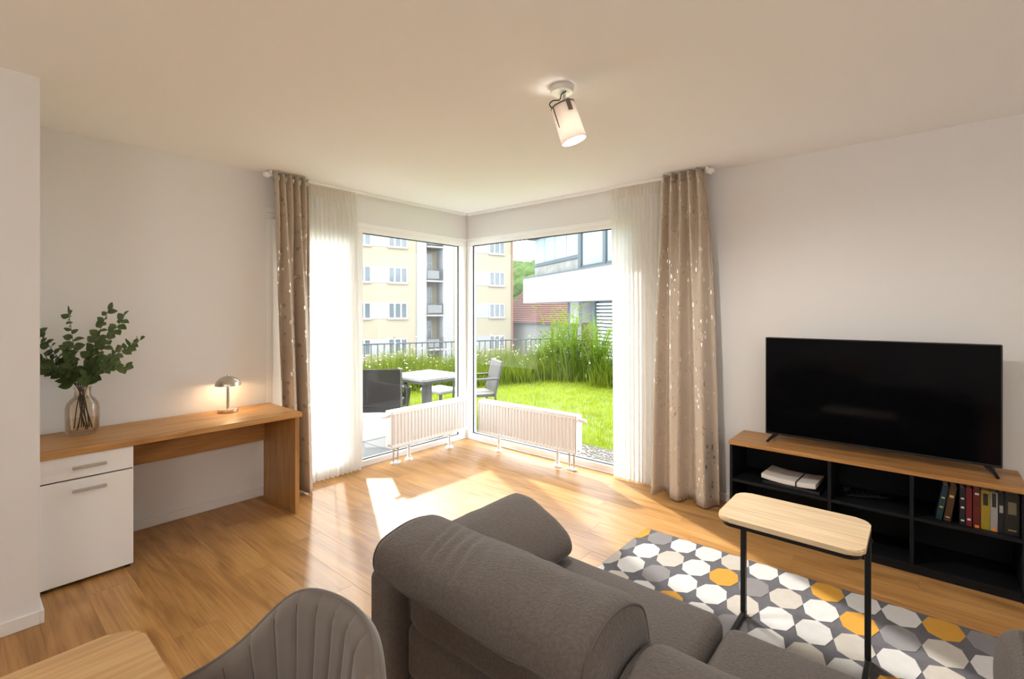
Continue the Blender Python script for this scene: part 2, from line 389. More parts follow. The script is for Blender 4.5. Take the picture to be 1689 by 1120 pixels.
window('window_1', 'white framed full-height window in the desk wall, garden table outside', 'y',
       dict(open=(WL, .09), bot=.055, top=2.235, post=[(WL, WL + .05), (-1.46, -1.37), (-.10, .09)], panes=[(-1.37, -.10, .055, 2.235, False), (WL + .05, -1.46, .055, 2.235, True)]))
window('window_2', 'white framed full-height window beside the television wall, lawn outside', 'x',
       dict(open=(0.0, WR), bot=.065, top=2.245, post=[(0.0, .075), (WR - .08, WR)], panes=[(.075, WR - .08, .065, 2.245, False)]))

# ------------------------------------------------------------------ curtain rails, drapes, sheers
def rail(label, horiz, a0, a1, d, end):
    t = thing('curtain_rail', label, 'curtain rail', ((d, a0, H - .03) if horiz == 'y' else (a0, -d, H - .03)))
    def bb(x0, x1, d0, d1, z0, z1, bev=.002): return BX(d0, d1, x0, x1, z0, z1, bev=bev) if horiz == 'y' else BX(x0, x1, -d1, -d0, z0, z1, bev=bev)
    part('track', bb(a0, a1, .045, .085, H - .024, H - .001), M_frame, t)
    part('front_rod', bb((a1 - .018) if end > 0 else a0, a1 if end > 0 else (a0 + .018), .085, .15, H - .03, H - .002), M_frame, t)
    bm = bmesh.new(); c = Vector((d, end, H - .04)) if horiz == 'y' else Vector((end, -d, H - .04))
    bmesh.ops.create_uvsphere(bm, u_segments=14, v_segments=10, radius=.024); bmesh.ops.translate(bm, verts=bm.verts, vec=c)
    ax = Vector((0, 1, 0)) if horiz == 'y' else Vector((1, 0, 0)); cyl(bm, c - ax * .03, c + ax * .03, .012)
    part('finial', bm, M_white, t, smooth=True)
rail('white ceiling curtain rail over the desk-side window', 'y', -2.29, -.09, .13, -2.305)
rail('white ceiling curtain rail over the lawn-side window', 'x', .09, 2.80, .14, 2.815)
def cloth(name, horiz, top, bot, dt, db, z0, z1, folds, amp_t, amp_b, seed, mid=None, drift=.0, merge=None, thick=.002, nu=None, nz_=40):
    """hanging cloth: fold wave between a (along wall) limits, flaring from top to bottom; returns bmesh with uv"""
    rs = random.Random(seed); ph = [rs.uniform(-.6, .6) for _ in range(folds + 2)]; am = [rs.uniform(.65, 1.2) for _ in range(folds + 2)]
    nu = nu or folds * 14; bm = bmesh.new(); uvl = bm.loops.layers.uv.new('UVMap'); V = []
    for k in range(nz_ + 1):
        t = k / nz_; z = z1 + (z0 - z1) * t
        e = t ** .55; a0 = top[0] + (bot[0] - top[0]) * e; a1 = top[1] + (bot[1] - top[1]) * e
        if mid: b = math.sin(math.pi * t); a0 += mid[0] * b; a1 += mid[1] * b
        rowv = []
        for i in range(nu + 1):
            s = i / nu; w = s * folds; fi = int(w)
            amp = (amp_t + (amp_b - amp_t) * min(1, t * 1.4)) * (am[fi] * (1 - (w - fi)) + am[fi + 1] * (w - fi))
            phase = ph[fi] * (1 - (w - fi)) + ph[fi + 1] * (w - fi)
            wave = math.sin(2 * math.pi * w + phase * t * 2 + drift * t)
            if merge:
                e2 = min(1, t / .45); e2 = e2 * e2 * (3 - 2 * e2); q = math.sin(2 * math.pi * s * merge + .6 + seed + .5 * math.sin(2.2 * t + seed)); big = math.copysign(abs(q) ** .7, q)
                wave = wave * (1 - .78 * e2) + big * e2 * .95
            d = dt + (db - dt) * t + amp * wave + (0 if merge else .35 * amp * t * math.sin(2 * math.pi * w * .5 + seed))
            a = a0 + (a1 - a0) * (s + .25 / folds * (.5 + .5 * t) * math.sin(4 * math.pi * w * .5 + 1.2 + phase) / (2 * math.pi))
            rowv.append((bm.verts.new((d, a, z) if horiz == 'y' else (a, -d, z)), s * (bot[1] - bot[0]) * 2.0, z))
        V.append(rowv)
    for k in range(nz_):
        for i in range(nu):
            q = (V[k][i], V[k][i + 1], V[k + 1][i + 1], V[k + 1][i]); f = bm.faces.new([p[0] for p in q])
            for lp, p in zip(f.loops, q): lp[uvl].uv = (p[1], p[2])
    return bm
def solid(o, th):
    md = o.modifiers.new('thickness', 'SOLIDIFY'); md.thickness = th; md.offset = 0
def drape(label, horiz, top, bot, dt, db, z0, folds, seed, base, rings, mid=None):
    t = thing('drape_curtain', label, 'curtain', base)
    c = part('cloth', cloth('cloth', horiz, top, bot, dt, db, z0, H - .010, folds, .032, .072, seed, mid=mid, merge=2.4), M_drape, t, smooth='all', recalc=False); solid(c, .004)
    for k in range(rings):
        a = top[0] + (top[1] - top[0]) * (k + .5) / rings; bm = bmesh.new()
        ctr = Vector((dt + .030, a, H - .06)) if horiz == 'y' else Vector((a, -dt - .030, H - .06)); ax = Vector((.25, 1, 0)) if horiz == 'y' else Vector((1, -.25, 0))
        u = ax.orthogonal().normalized(); w = ax.normalized().cross(u)
        rs = []
        for i in range(16):
            q = 2 * math.pi * i / 16; dr = u * math.cos(q) + w * math.sin(q); cc = ctr + dr * .022
            rs.append([cc + .005 * (dr * math.cos(2 * math.pi * j / 8) + ax.normalized() * math.sin(2 * math.pi * j / 8)) for j in range(8)])
        loft(bm, rs, close=True); part('eyelet', bm, M_steel, t, smooth=True)
    return t
drape('beige satin drape with leaf sprigs behind the wooden desk end', 'y', (-2.262, -1.975), (-2.195, -1.95), .140, .215, .012, 5, 3, (.12, -2.1, 0), 5, mid=(-.008, .0))
drape('beige satin drape with leaf sprigs beside the television', 'x', (2.44, 2.768), (2.385, 2.885), .145, .205, .012, 5, 8, (2.62, -.15, 0), 5)
def sheer(label, horiz, top, bot, dt, db, folds, seed, base, z0):
    t = thing('sheer_curtain', label, 'curtain', base)
    part('voile', cloth('voile', horiz, top, bot, dt, db, z0, H - .12, folds, .012, .020, seed), M_sheer, t, smooth='all', recalc=False)
    bm = cloth('heading_tape', horiz, top, (top[0], top[1]), dt, dt, H - .122, H - .026, folds + 4, .011, .012, seed + 1, nz_=6)
    part('heading_tape', bm, M_sheerhem, t, smooth='all', recalc=False)
sheer('white sheer curtain with pleated heading next to the desk-side drape', 'y', (-2.12, -1.475), (-2.12, -1.42), .062, .075, 16, 5, (.12, -1.7, 0), .012)
sheer('white sheer curtain with pleated heading next to the television-side drape', 'x', (1.915, 2.60), (1.955, 2.58), .065, .078, 16, 11, (2.18, -.14, 0), .012)

# ------------------------------------------------------------------ radiators
def radiator(label, L, loc, rz, valve_end):
    """built along local +x from 0 to L, room side is local -y"""
    t = thing('radiator', label, 'radiator', loc, rz, None)
    z0, z1, y0, y1 = .165, .515, -.05, .05
    part('body', BX(.012, L - .012, y0 + .012, y1 - .004, z0 + .012, z1 - .012, bev=.003), M_rad, t, local=True)
    # ribbed front
    for nm, ys, sg in (('front_panel', y0, 1), ('rear_panel', y1, -1)):
        bm = bmesh.new(); prof = []; n = int(L / .0415); m_ = (L - n * .0415) / 2
        prof.append((0.0, 0.0))
        for i in range(n):
            x = m_ + i * .0415
            prof += [(x + .006, 0.0), (x + .011, .010), (x + .029, .010), (x + .034, 0.0)]
        prof.append((L, 0.0))
        zs = [(z0, 0), (z0 + .022, 0), (z0 + .034, 1), (z1 - .036, 1), (z1 - .024, 0), (z1, 0)]
        V = [[bm.verts.new((x, ys + sg * d * k, z)) for x, d in prof] for z, k in zs]
        for a in range(len(zs) - 1):
            for i in range(len(prof) - 1): bm.faces.new((V[a][i], V[a][i + 1], V[a + 1][i + 1], V[a + 1][i]))
        o = part(nm, bm, M_rad, t, local=True, recalc=False)
        if sg < 0: o.data.flip_normals()
    bm = bmesh.new(); box(bm, 0, .008, y0, y1, z0, z1, .002); part('end_panel', bm, M_rad, t, local=True)
    bm = bmesh.new(); box(bm, L - .008, L, y0, y1, z0, z1, .002); part('end_panel', bm, M_rad, t, local=True)
    bm = bmesh.new()
    box(bm, 0, L, y0, y0 + .012, z1 - .004, z1 + .006, .002); box(bm, 0, L, y1 - .012, y1, z1 - .004, z1 + .006, .002)
    nb = int(L / .03)
    for i in range(nb + 1): x = .004 + (L - .012) * i / nb; box(bm, x, x + .012, y0 + .012, y1 - .012, z1 - .002, z1 + .005)
    part('top_grille', bm, M_rad, t, local=True)
    xs = (.24, L - .26) if valve_end == 0 else (.26, L - .24)
    for x in xs:
        bm = bmesh.new(); lathe(bm, [(.0, 0.0), (.042, 0.0), (.042, .012), (.036, .020), (.020, .030), (.015, .09), (.012, z0 + .01), (0, z0 + .01)], (x, 0, 0), 24); part('foot', bm, M_rad, t, smooth=True, local=True)
    xv = .055 if valve_end == 0 else L - .055; sgn = -1 if valve_end == 0 else 1
    for k in (0, 1):
        x = xv + k * .05 * (1 if valve_end == 0 else -1); bm = bmesh.new()
        cyl(bm, (x, 0, .016), (x, 0, z0 + .01), .008); cyl(bm, (x, 0, z0 - .03), (x, 0, z0 + .004), .014); part('pipe', bm, M_chrome, t, smooth=True, local=True)
    bm = bmesh.new(); xm = xv + .025 * (1 if valve_end == 0 else -1); prism(bm, rrect(xm - .055, xm + .055, -.030, .030, .028), 0.0, .018, .006); part('pipe_rosette', bm, M_rad, t, smooth=True, local=True)
    bm = bmesh.new(); xe = 0 if valve_end == 0 else L
    cyl(bm, (xe, -.012, z1 - .035), (xe + sgn * .018, -.012, z1 - .035), .012); cyl(bm, (xe + sgn * .018, -.012, z1 - .035), (xe + sgn * .085, -.012, z1 - .035), .019, .016, 18); part('thermostat_valve', bm, M_rad, t, smooth=True, local=True)
    bm = bmesh.new(); cyl(bm, (xe, -.012, z0 + .03), (xe + sgn * .016, -.012, z0 + .03), .010); part('bleed_valve', bm, M_chrome, t, smooth=True, local=True)
radiator('white ribbed panel radiator below the patio window, thermostat on the sheer side', 1.04, (.150, -1.185, 0), R(90), 0)
radiator('longer white ribbed panel radiator in front of the lawn window', 1.255, (.385, -.150, 0), 0, 1)

# ------------------------------------------------------------------ desk and its cabinet
DT = .742
t = thing('desk', 'long narrow oak desk with panel leg along the plain wall', 'desk', (.28, -2.9, 0))
part('desktop', BX(.016, .575, -3.628, -2.238, DT - .035, DT, bev=.002), M_desk, t)
part('side_panel', BX(.020, .565, -2.285, -2.255, .0005, DT - .035, bev=.0015), M_deskv, t)
part('apron', BX(.030, .050, -3.225, -2.286, .455, DT - .036, bev=.001), M_desk, t)
t = thing('desk_cabinet', 'white two-front cabinet with drawer and tall door under the desk', 'cabinet', (.28, -3.43, 0))
part('body', BX(.03, .535, -3.624, -3.232, .03, DT - .037, bev=.001), M_black, t)
dr = part('drawer', BX(.536, .556, -3.626, -3.230, .579, DT - .039, bev=.002), M_white, t)
dd = part('door', BX(.536, .556, -3.626, -3.230, .022, .571, bev=.002), M_white, t)
def bar_handle(parent, zc):
    bm = bmesh.new(); box(bm, .574, .586, -3.497, -3.353, zc - .009, zc + .009, .003)
    for yy in (-3.485, -3.365): cyl(bm, (.5562, yy, zc), (.576, yy, zc), .004, n=8)
    part('handle', bm, M_chrome, parent)
bar_handle(dr, .640); bar_handle(dd, .515)
for yy in (-3.60, -3.25):
    for xx in (.06, .52):
        bm = bmesh.new(); cyl(bm, (xx, yy, .0005), (xx, yy, .03), .014); part('foot', bm, M_plast, t)
# ---- table lamp
lx, ly = .150, -2.590
t = thing('table_lamp', 'brushed nickel mushroom lamp glowing on the desk', 'lamp', (lx, ly, DT))
bm = bmesh.new(); lathe(bm, [(0, .0005), (.062, .0005), (.066, .004), (.066, .020), (.062, .024), (.016, .026), (0, .026)], (lx, ly, DT), 36); part('base', bm, M_steel, t, smooth=True)
bm = bmesh.new(); cyl(bm, (lx, ly, DT + .025), (lx, ly, DT + .262), .0105, n=18); part('stem', bm, M_steel, t, smooth=True)
bm = bmesh.new(); pr_ = [(.084 * math.cos(R(a)), .195 + .070 * math.sin(R(a))) for a in range(0, 88, 6)] + [(.0005, .265)]
pr_ = [(r_ * .975, z_ - .002) for r_, z_ in reversed(pr_)][:-1] + [(.0815, .1945)] + pr_
lathe(bm, pr_, (lx, ly, DT), 40); part('shade', bm, M_steel, t, smooth=True)
bm = bmesh.new(); lathe(bm, [(0, .264), (.006, .265), (.006, .272), (.003, .277), (0, .278)], (lx, ly, DT), 12); part('finial', bm, M_steel, t, smooth=True)
bm = bmesh.new(); lathe(bm, [(.011, .197), (.020, .202), (.024, .214), (.018, .228), (.0108, .232)], (lx, ly, DT), 20); part('bulb', bm, M_bulb2, t, smooth=True)
lamp_light('table_lamp_light', t, (lx, ly + .036, DT + .198), 1.15, .012, (1.0, .68, .38))
# ---- vase with branches
vx, vy = .165, -3.400
t = thing('vase', 'clear amber-tinted glass bottle vase on the desk', 'vase', (vx, vy, DT))
outer = [(0, .001), (.062, .001), (.072, .006), (.078, .02), (.080, .06), (.080, .155), (.075, .185), (.058, .212), (.043, .226), (.040, .245), (.041, .275), (.045, .283)]
inner = [(.041, .283), (.037, .27), (.036, .245), (.039, .228), (.054, .209), (.071, .183), (.076, .155), (.076, .03), (.066, .012), (0, .011)]
bm = bmesh.new(); lathe(bm, outer + inner, (vx, vy, DT), 40); part('glass_body', bm, M_vase, t, smooth=True)
bm = bmesh.new(); lathe(bm, [(0, .013), (.065, .014), (.0745, .032), (.0745, .088), (0, .089)], (vx, vy, DT), 36); part('water', bm, M_water, t, smooth=True)
rD = Vector((.761, .649, 0)); vD = Vector((.649, -.761, 0))
def leaf_mesh(k):
    bm = bmesh.new(); L, W = .052, .0215; rows = []
    for i in range(7):
        s = i / 6; w = W * math.sin(math.pi * s ** .85) ** .8 if 0 < s < 1 else .0006
        x = L * s; zc = .006 * math.sin(math.pi * s) * (1 if k else -1) - .006 * s * s
        rows.append([bm.verts.new((x, -w, zc + .003)), bm.verts.new((x, 0, zc)), bm.verts.new((x, w, zc + .003))])
    for i in range(6):
        for j in range(2): bm.faces.new((rows[i][j], rows[i + 1][j], rows[i + 1][j + 1], rows[i][j + 1]))
    me = finish(bm, 'leaf', 'all'); me.materials.append(M_leaf); return me
LEAF = [leaf_mesh(0), leaf_mesh(1)]
def eucalyptus(label, lat, z, dep, bend, seed, nl):
    rs = random.Random(seed)
    t = thing('branch', label, 'branch', (vx, vy, DT), group='leafy branches in the vase')
    a = rs.uniform(0, 6.28); low = Vector((vx + .045 * math.cos(a), vy + .045 * math.sin(a), DT + .03)); neck = Vector((vx + rs.uniform(-.016, .016), vy + rs.uniform(-.016, .016), DT + .255))
    tip = Vector((vx, vy, 0)) + rD * lat + vD * dep; tip.z = z
    tip.x = max(tip.x, .045); tip.y = max(tip.y, PY + .05)
    md = neck.lerp(tip, .5) + Vector((0, 0, bend))
    pts = catmull([low, neck, md, tip], 8, closed=False)
    bm = bmesh.new(); n = len(pts); tube(bm, pts, [.0032 - .0022 * i / n for i in range(n)], 6); part('stem', bm, M_stem, t, smooth=True)
    i0 = 11; M = root_matrix(t).inverted()
    for k in range(nl):
        s = i0 + (n - 1 - i0) * (k + .3) / nl if k < nl - 1 else n - 1
        i = int(s); p = pts[i].lerp(pts[min(i + 1, n - 1)], s - i); tg = (pts[min(i + 1, n - 1)] - pts[max(i - 1, 0)]).normalized()
        side = (tg.cross(Vector((.6, -.76, .15)))).normalized() * (1 if k % 2 else -1)
        side = Matrix.Rotation(rs.uniform(-.9, .9), 3, tg) @ side
        dr_ = (tg * rs.uniform(.25, .9) + side).normalized() if k < nl - 1 else tg
        up = (vD * .8 + Vector((0, 0, .6)) + Vector((rs.uniform(-.4, .4), rs.uniform(-.4, .4), rs.uniform(-.3, .3)))); yv = up.cross(dr_).normalized(); zv = dr_.cross(yv)
        sc = rs.uniform(.75, 1.2) * (1.15 - .35 * k / nl)
        if (p + dr_ * .045 * sc).x < .012 or (p + dr_ * .045 * sc).y < PY + .004: continue
        o = part('leaf', LEAF[k % 2], None, t); m4 = Matrix((dr_, yv, zv)).transposed().to_4x4() @ Matrix.Scale(sc, 4); m4.translation = M @ p; o.matrix_local = m4
BR = [('upright branch left of centre, tallest over the vase neck', -.03, 1.485, .06, .02, 13), ('tallest branch right of centre in the vase', .175, 1.495, .02, .03, 13), ('branch leaning right below the tallest one',   .30, 1.45, .06, .03, 16),
      ('long branch reaching furthest right over the desk', .43, 1.32, .10, .04, 16), ('low branch drooping right above the desk', .37, 1.16, .12, .07, 14), ('branch leaning left with leaf pairs up its stem', -.175, 1.375, .13, .02, 14),
      ('branch reaching furthest left toward the wall edge', -.225, 1.22, .16, .06, 14), ('low branch drooping left over the vase shoulder', -.165, 1.13, .15, .06, 12), ('short branch hanging right just above the vase neck', .14, 1.08, .14, .06, 10),
      ('short bushy branch in the middle of the bunch', .035, 1.28, .14, .01, 16), ('short bushy branch behind the middle of the bunch', .085, 1.34, -.02, .02, 16), ('short branch low in front of the bunch', -.055, 1.16, .18, .03, 14)]
for i, (lb, lat, z, dep, bend, nl) in enumerate(BR): eucalyptus('dark green leafy ' + lb, lat, z, dep, bend, 40 + i, nl + 6)

# ------------------------------------------------------------------ television console with books
CX0, CX1, CY, CT = 3.022, 4.462, -.402, .585
t = thing('tv_console', 'low black open-shelf console with oak top under the television', 'console', (3.74, -.21, 0))
part('top', BX(CX0, CX1, CY, -.016, CT - .026, CT, bev=.002), M_oakc, t)
CB = CT - .0262
for x in (CX0 + .006, CX1 - .024): part('side_panel', BX(x, x + .018, CY + .012, -.018, .0005, CB, bev=.001), M_cab, t)
part('bottom_panel', BX(CX0 + .025, CX1 - .025, CY + .012, -.018, .035, .053), M_cab, t)
part('plinth', BX(CX0 + .025, CX1 - .025, CY + .022, CY + .036, .0005, .034), M_cab, t)
part('back_panel', BX(CX0 + .025, CX1 - .025, -.028, -.019, .054, CB), M_cab, t)
DV = (3.604, 3.996)
for x in DV: part('divider', BX(x, x + .018, CY + .012, -.029, .054, CB, bev=.001), M_cab, t)
SH = .322
for a, b in ((CX0 + .0245, DV[0] - .0005), (DV[0] + .0185, DV[1] - .0005), (DV[1] + .0185, CX1 - .0245)): part('shelf', BX(a, b, CY + .014, -.029, SH - .018, SH, bev=.001), M_cab, t)
# television
t = thing('television', 'large flat black television standing on the oak console top', 'television', (3.8, -.2, CT))
part('body', BX(3.215, 4.383, -.212, -.172, .630, 1.303, bev=.004), M_plast, t)
part('rear_housing', BX(3.40, 4.20, -.172, -.135, .66, 1.05, bev=.012), M_plast, t)
part('screen', BX(3.222, 4.376, -.2135, -.211, .645, 1.297, bev=.0004), M_screen, t)
for x, s in ((3.285, -1), (4.315, 1)):
    bm = bmesh.new(); tube(bm, [(x, -.19, .638), (x + s * .012, -.195, .625), (x + s * .035, -.250, CT + .020), (x + s * .042, -.285, CT + .0095)], [.014, .013, .010, .0085], 10)
    tube(bm, [(x, -.19, .638), (x + s * .012, -.185, .625), (x + s * .035, -.120, CT + .020), (x + s * .042, -.095, CT + .0095)], [.014, .013, .010, .0085], 10); part('stand_foot', bm, M_plast, t, smooth=True)
# books: x position of the spine foot, thickness, height, depth, lean, colour
M_page = mat('book_pages', (.70, .66, .58), .8)
def book(label, x, th, h, dep, lean, col, marks):
    m = mat('cover_' + '_'.join(label.split()[:3]), [c * .5 for c in col], .5)
    t = thing('book', label, 'book', (x, CY + .06, SH + .0008), group='books in the console')
    t.rotation_euler = (0, lean, 0); t.location.z += th * math.sin(lean); y1 = dep
    bm = bmesh.new(); box(bm, 0, .003, 0, y1, 0, h, .0008); box(bm, th - .003, th, 0, y1, 0, h, .0008); box(bm, .003, th - .003, 0, .003, 0, h); part('cover', bm, m, t, local=True)
    part('pages', BX(.0032, th - .0032, .0035, y1 - .004, .003, h - .003), M_page, t, local=True)
    for k, (z0, z1, c) in enumerate(marks):
        mm = MATS.get('mark%s' % (c,)) or mat('mark%s' % (c,), c, .5)
        part('spine_print', BX(th * .22, th * .78, -.0008, .0, h * z0, h * z1), mm, t, local=True)
G_, W_, O_, K_ = (.55, .42, .16), (.75, .72, .68), (.75, .25, .04), (.01, .01, .01)
book('teal hardback book leaning left of the brown one', 4.106, .026, .198, .15, R(9), (.012, .06, .075), [(.62, .66, G_), (.35, .39, G_)])
book('brown hardback book leaning beside the teal one', 4.139, .030, .200, .15, R(8), (.13, .055, .015), [(.68, .74, G_), (.10, .13, G_)])
book('black paperback book with pale specks next to the brown one', 4.205, .024, .198, .145, 0, (.012, .013, .02), [(.70, .74, W_), (.45, .5, W_), (.1, .14, W_)])
book('bright red paperback book in the shelf row', 4.2305, .024, .205, .15, 0, (.30, .012, .02), [(.15, .2, W_), (.7, .75, (.12, .01, .01))])
book('dark red paperback book with orange foot', 4.2585, .030, .207, .15, 0, (.22, .02, .012), [(.0, .07, O_), (.85, .9, W_), (.55, .7, (.08, .005, .005))])
book('yellow paperback book in the shelf row', 4.2895, .034, .208, .15, 0, (.62, .45, .02), [(.62, .92, K_), (.2, .5, (.3, .2, .02))])
book('white and black paperback book with orange foot', 4.3245, .028, .205, .15, 0, (.60, .57, .54), [(.62, .98, K_), (.0, .10, O_)])
book('plain black paperback book beside the thick dark one', 4.3535, .024, .210, .15, 0, (.012, .012, .013), [(.5, .68, (.30, .30, .30))])
book('thick dark brown hardback book at the row end', 4.3785, .054, .212, .155, 0, (.035, .028, .02), [(.5, .8, (.16, .13, .08)), (.1, .12, G_)])
# papers in the left compartment
def sheets(name, label, cat, x0, x1, y0, y1, z0, z1, m, rz, bend=.0, parts=()):
    t = thing(name, label, cat, ((x0 + x1) / 2, (y0 + y1) / 2, z0))
    bm = bmesh.new(); w, d = (x1 - x0) / 2, (y1 - y0) / 2
    rbox(bm, -w, w, -d, d, 0, z1 - z0, .002, lambda p: Vector((p.x, p.y, p.z + bend * (p.x / w) ** 2)), ns=1, nm=6)
    part('sheets', bm, m, t, smooth=True, local=True); t.rotation_euler.z = rz; return t
sheets('folder', 'black folder lying under the loose papers in the console', 'folder', 3.235, 3.565, -.365, -.12, SH + .001, SH + .020, M_plast, R(-3))
t = sheets('paper_stack', 'thick stack of white papers under black elastic band', 'papers', 3.225, 3.545, -.35, -.11, SH + .021, SH + .050, M_paper, R(-4), .012)
bm = bmesh.new(); box(bm, .045, .053, -.123, .123, -.0015, .0325, .0005); part('elastic_band', bm, M_plast, t, local=True)
t = thing('cable', 'coiled black cable lying in the middle console compartment', 'cable', (3.8, -.2, SH))
pts = [(3.68 + .20 * s / 60 + .05 * math.cos(s * .7), -.22 + .05 * math.sin(s * .7), SH + .005 + .0006 * s) for s in range(61)]
bm = bmesh.new(); tube(bm, pts, .0035, 6); part('wire', bm, M_plast, t, smooth=True)
bm = bmesh.new(); box(bm, 3.66, 3.70, -.18, -.13, SH + .0005, SH + .03, .003); part('plug', bm, M_plast, t)

# ------------------------------------------------------------------ rug
RX0, RX1, RY0, RY1 = 2.62, 4.75, -2.30, -.838
t = thing('rug', 'charcoal rug patterned with white, beige, grey and mustard octagons', 'rug', (3.7, -1.5, 0))
part('pile_base', BX(RX0, RX1, RY0, RY1, .0006, .008, bev=.002), M_rugbase, t)
PAT = {1: 'ogwwbwwowwogwb', 2: 'gwbwogbwogbwgw', 3: 'bwgwwbwwbwbwgo', 4: 'wbwowgwbwowgwb', 5: 'gwwbwowwgwbwow', 6: 'bowgwbwowgwwbw', 7: 'wgwbowwgwbwgow'}
px_, py_ = .1522, .2075
octm = {}
for rw, s_ in PAT.items():
    for k, c in enumerate(s_):
        cx_ = 2.755 + (k - 1) * px_; cyy = -.925 - (rw - 1) * py_
        rr = random.Random(rw * 31 + k); poly = []
        for j in range(8):
            a = R(45 * j); poly.append((cx_ + .5 * px_ * 1.0 * math.cos(a) * (1 + rr.uniform(-.03, .03)), cyy + .5 * py_ * 1.0 * math.sin(a) * (1 + rr.uniform(-.03, .03))))
        if cx_ - .06 > RX1 or cyy - .08 < RY0: continue
        poly = [(min(max(a, RX0 + .004), RX1 - .004), min(b, RY1 - .004)) for a, b in poly]
        q = [poly[0]]
        for p in poly[1:]:
            if math.dist(p, q[-1]) > .003: q.append(p)
        if len(q) < 3: continue
        bm = bmesh.new(); prism(bm, q, .0079, .0092); part('octagon_patch', bm, RUGC[c], t)

# ------------------------------------------------------------------ C-shaped side table
t = thing('side_table', 'slim side table with pale wooden top on black steel frame', 'table', (3.63, -1.6, .009))
TT = .612
bm = bmesh.new(); prism(bm, rrect(3.370, 3.890, -1.785, -1.425, .055, 8), TT - .020, TT, .004); part('tabletop', bm, M_ctop, t, smooth=True)
bm = bmesh.new(); prism(bm, rrect(3.382, 3.878, -1.773, -1.437, .05, 8), TT - .040, TT - .0205); part('support_frame', bm, M_black, t, smooth=True)
for x in (3.378, 3.864):
    part('leg', BX(x, x + .022, -1.437, -1.407, .0302, TT - .022, bev=.002), M_black, t)
    part('floor_runner', BX(x, x + .022, -1.80, -1.400, .0095, .030, bev=.003), M_black, t)
    bm = bmesh.new(); cyl(bm, (x - .006, -1.422, TT - .085), (x + .028, -1.422, TT - .085), .008); part('bolt', bm, M_black, t, smooth=True)
part('crossbar', BX(3.4005, 3.8635, -1.432, -1.412, TT - .097, TT - .075, bev=.002), M_black, t)

# ------------------------------------------------------------------ sofa
t = thing('sofa', 'grey-brown fabric two-seat sofa with rolled headrests, seen from behind', 'sofa', (3.5, -2.6, 0))
def wr(amp, fr, sd):
    def f(p):
        q = Vector((p.x * fr, p.y * fr, p.z * fr)); k = mnoise.noise(q + Vector((sd, sd * 2, 0))) * amp + mnoise.noise(q * 3.1 + Vector((sd, 0, sd))) * amp * .4
        return p + Vector((0, k * .5, k))
    return f
def wrinkle1(p):
    p = wr(.007, 5, 1)(p); q = p.x + .35 * p.y + .012 * mnoise.noise(p * 7); k = max(0, min(1, (p.z - .68) / .07)) * max(0, 1 - abs(p.y + 2.95) / .17)
    for c, w, a in ((1.885, .013, .007), (1.925, .010, .011), (1.968, .013, .009), (2.015, .011, .010), (2.07, .018, .006), (2.31, .020, .005)): p.z -= a * k * math.exp(-((q - c) / w) ** 2)
    return p
bm = bmesh.new(); rbox(bm, 2.585, 2.735, -2.985, -2.225, .06, .600, .035); part('side_frame', bm, M_sofa, t, smooth='all')
bm = bmesh.new(); rbox(bm, 4.20, 4.42, -2.985, -2.20, .06, .50, .035); part('side_frame', bm, M_sofa, t, smooth='all')
bm = bmesh.new(); rbox(bm, 2.737, 4.198, -2.945, -2.23, .06, .275, .03); part('seat_frame', bm, M_sofa, t, smooth='all')
bm = bmesh.new(); rbox(bm, 2.737, 4.198, -2.940, -2.86, .27, .45, .03); part('back_frame', bm, M_sofa, t, smooth='all')
B1 = [(-2.925, .44), (-2.93, .56), (-2.965, .625), (-3.055, .655), (-3.085, .705), (-3.060, .765), (-2.97, .800), (-2.86, .795), (-2.78, .745), (-2.745, .66), (-2.72, .52), (-2.73, .44), (-2.82, .425)]
bm = bmesh.new(); bolster(bm, B1, 2.735, 3.525, rnd=.055, sub=10, nlen=90, f=wrinkle1); b1 = part('back_cushion', bm, M_sofa, t, smooth='all')
def piping(parent, prof_pt, x0, x1, n=30, r=.0035, f=None):
    pts = [Vector((x0 + (x1 - x0) * i / n, prof_pt[0], prof_pt[1])) for i in range(n + 1)]
    if f: pts = [f(p) for p in pts]
    bm = bmesh.new(); tube(bm, pts, r, 6); part('piping', bm, M_seam, parent, smooth=True)
piping(b1, (-3.080, .682), 2.785, 3.475, f=wr(.007, 5, 1))
B2 = [(-2.925, .40), (-2.93, .50), (-2.96, .555), (-3.015, .59), (-3.035, .63), (-3.01, .675), (-2.93, .702), (-2.83, .695), (-2.765, .65), (-2.735, .58), (-2.71, .48), (-2.72, .41), (-2.82, .395)]
bm = bmesh.new(); bolster(bm, B2, 3.528, 4.195, rnd=.05, f=wr(.006, 5, 4)); b2 = part('back_cushion', bm, M_sofa, t, smooth='all')
piping(b2, (-3.033, .608), 3.575, 4.15, f=wr(.006, 5, 4))
def end_piping(parent, prof, x, shrink, f):
    P = catmull([Vector(p) for p in prof], 6); c = sum(P, Vector((0, 0))) / len(P); P = [c + (p - c) * (1 - shrink / (p - c).length) for p in P]
    bm = bmesh.new(); rs = []; n = len(P)
    for i, p in enumerate(P):
        tg = (P[(i + 1) % n] - P[i - 1]).normalized(); nr = Vector((tg.y, -tg.x)); v = f(Vector((x, p.x, p.y)))
        rs.append([v + .0038 * (Vector((math.cos(a), 0, 0)) + math.sin(a) * Vector((0, nr.x, nr.y))) for a in [2 * math.pi * j / 6 for j in range(6)]])
    loft(bm, rs, close=True); part('piping', bm, M_seam, parent, smooth=True)
end_piping(b1, B1, 2.735 + .016, .015, wr(.007, 5, 1)); end_piping(b1, B1, 3.525 - .016, .015, wr(.007, 5, 1)); end_piping(b2, B2, 3.528 + .0147, .0137, wr(.006, 5, 4))
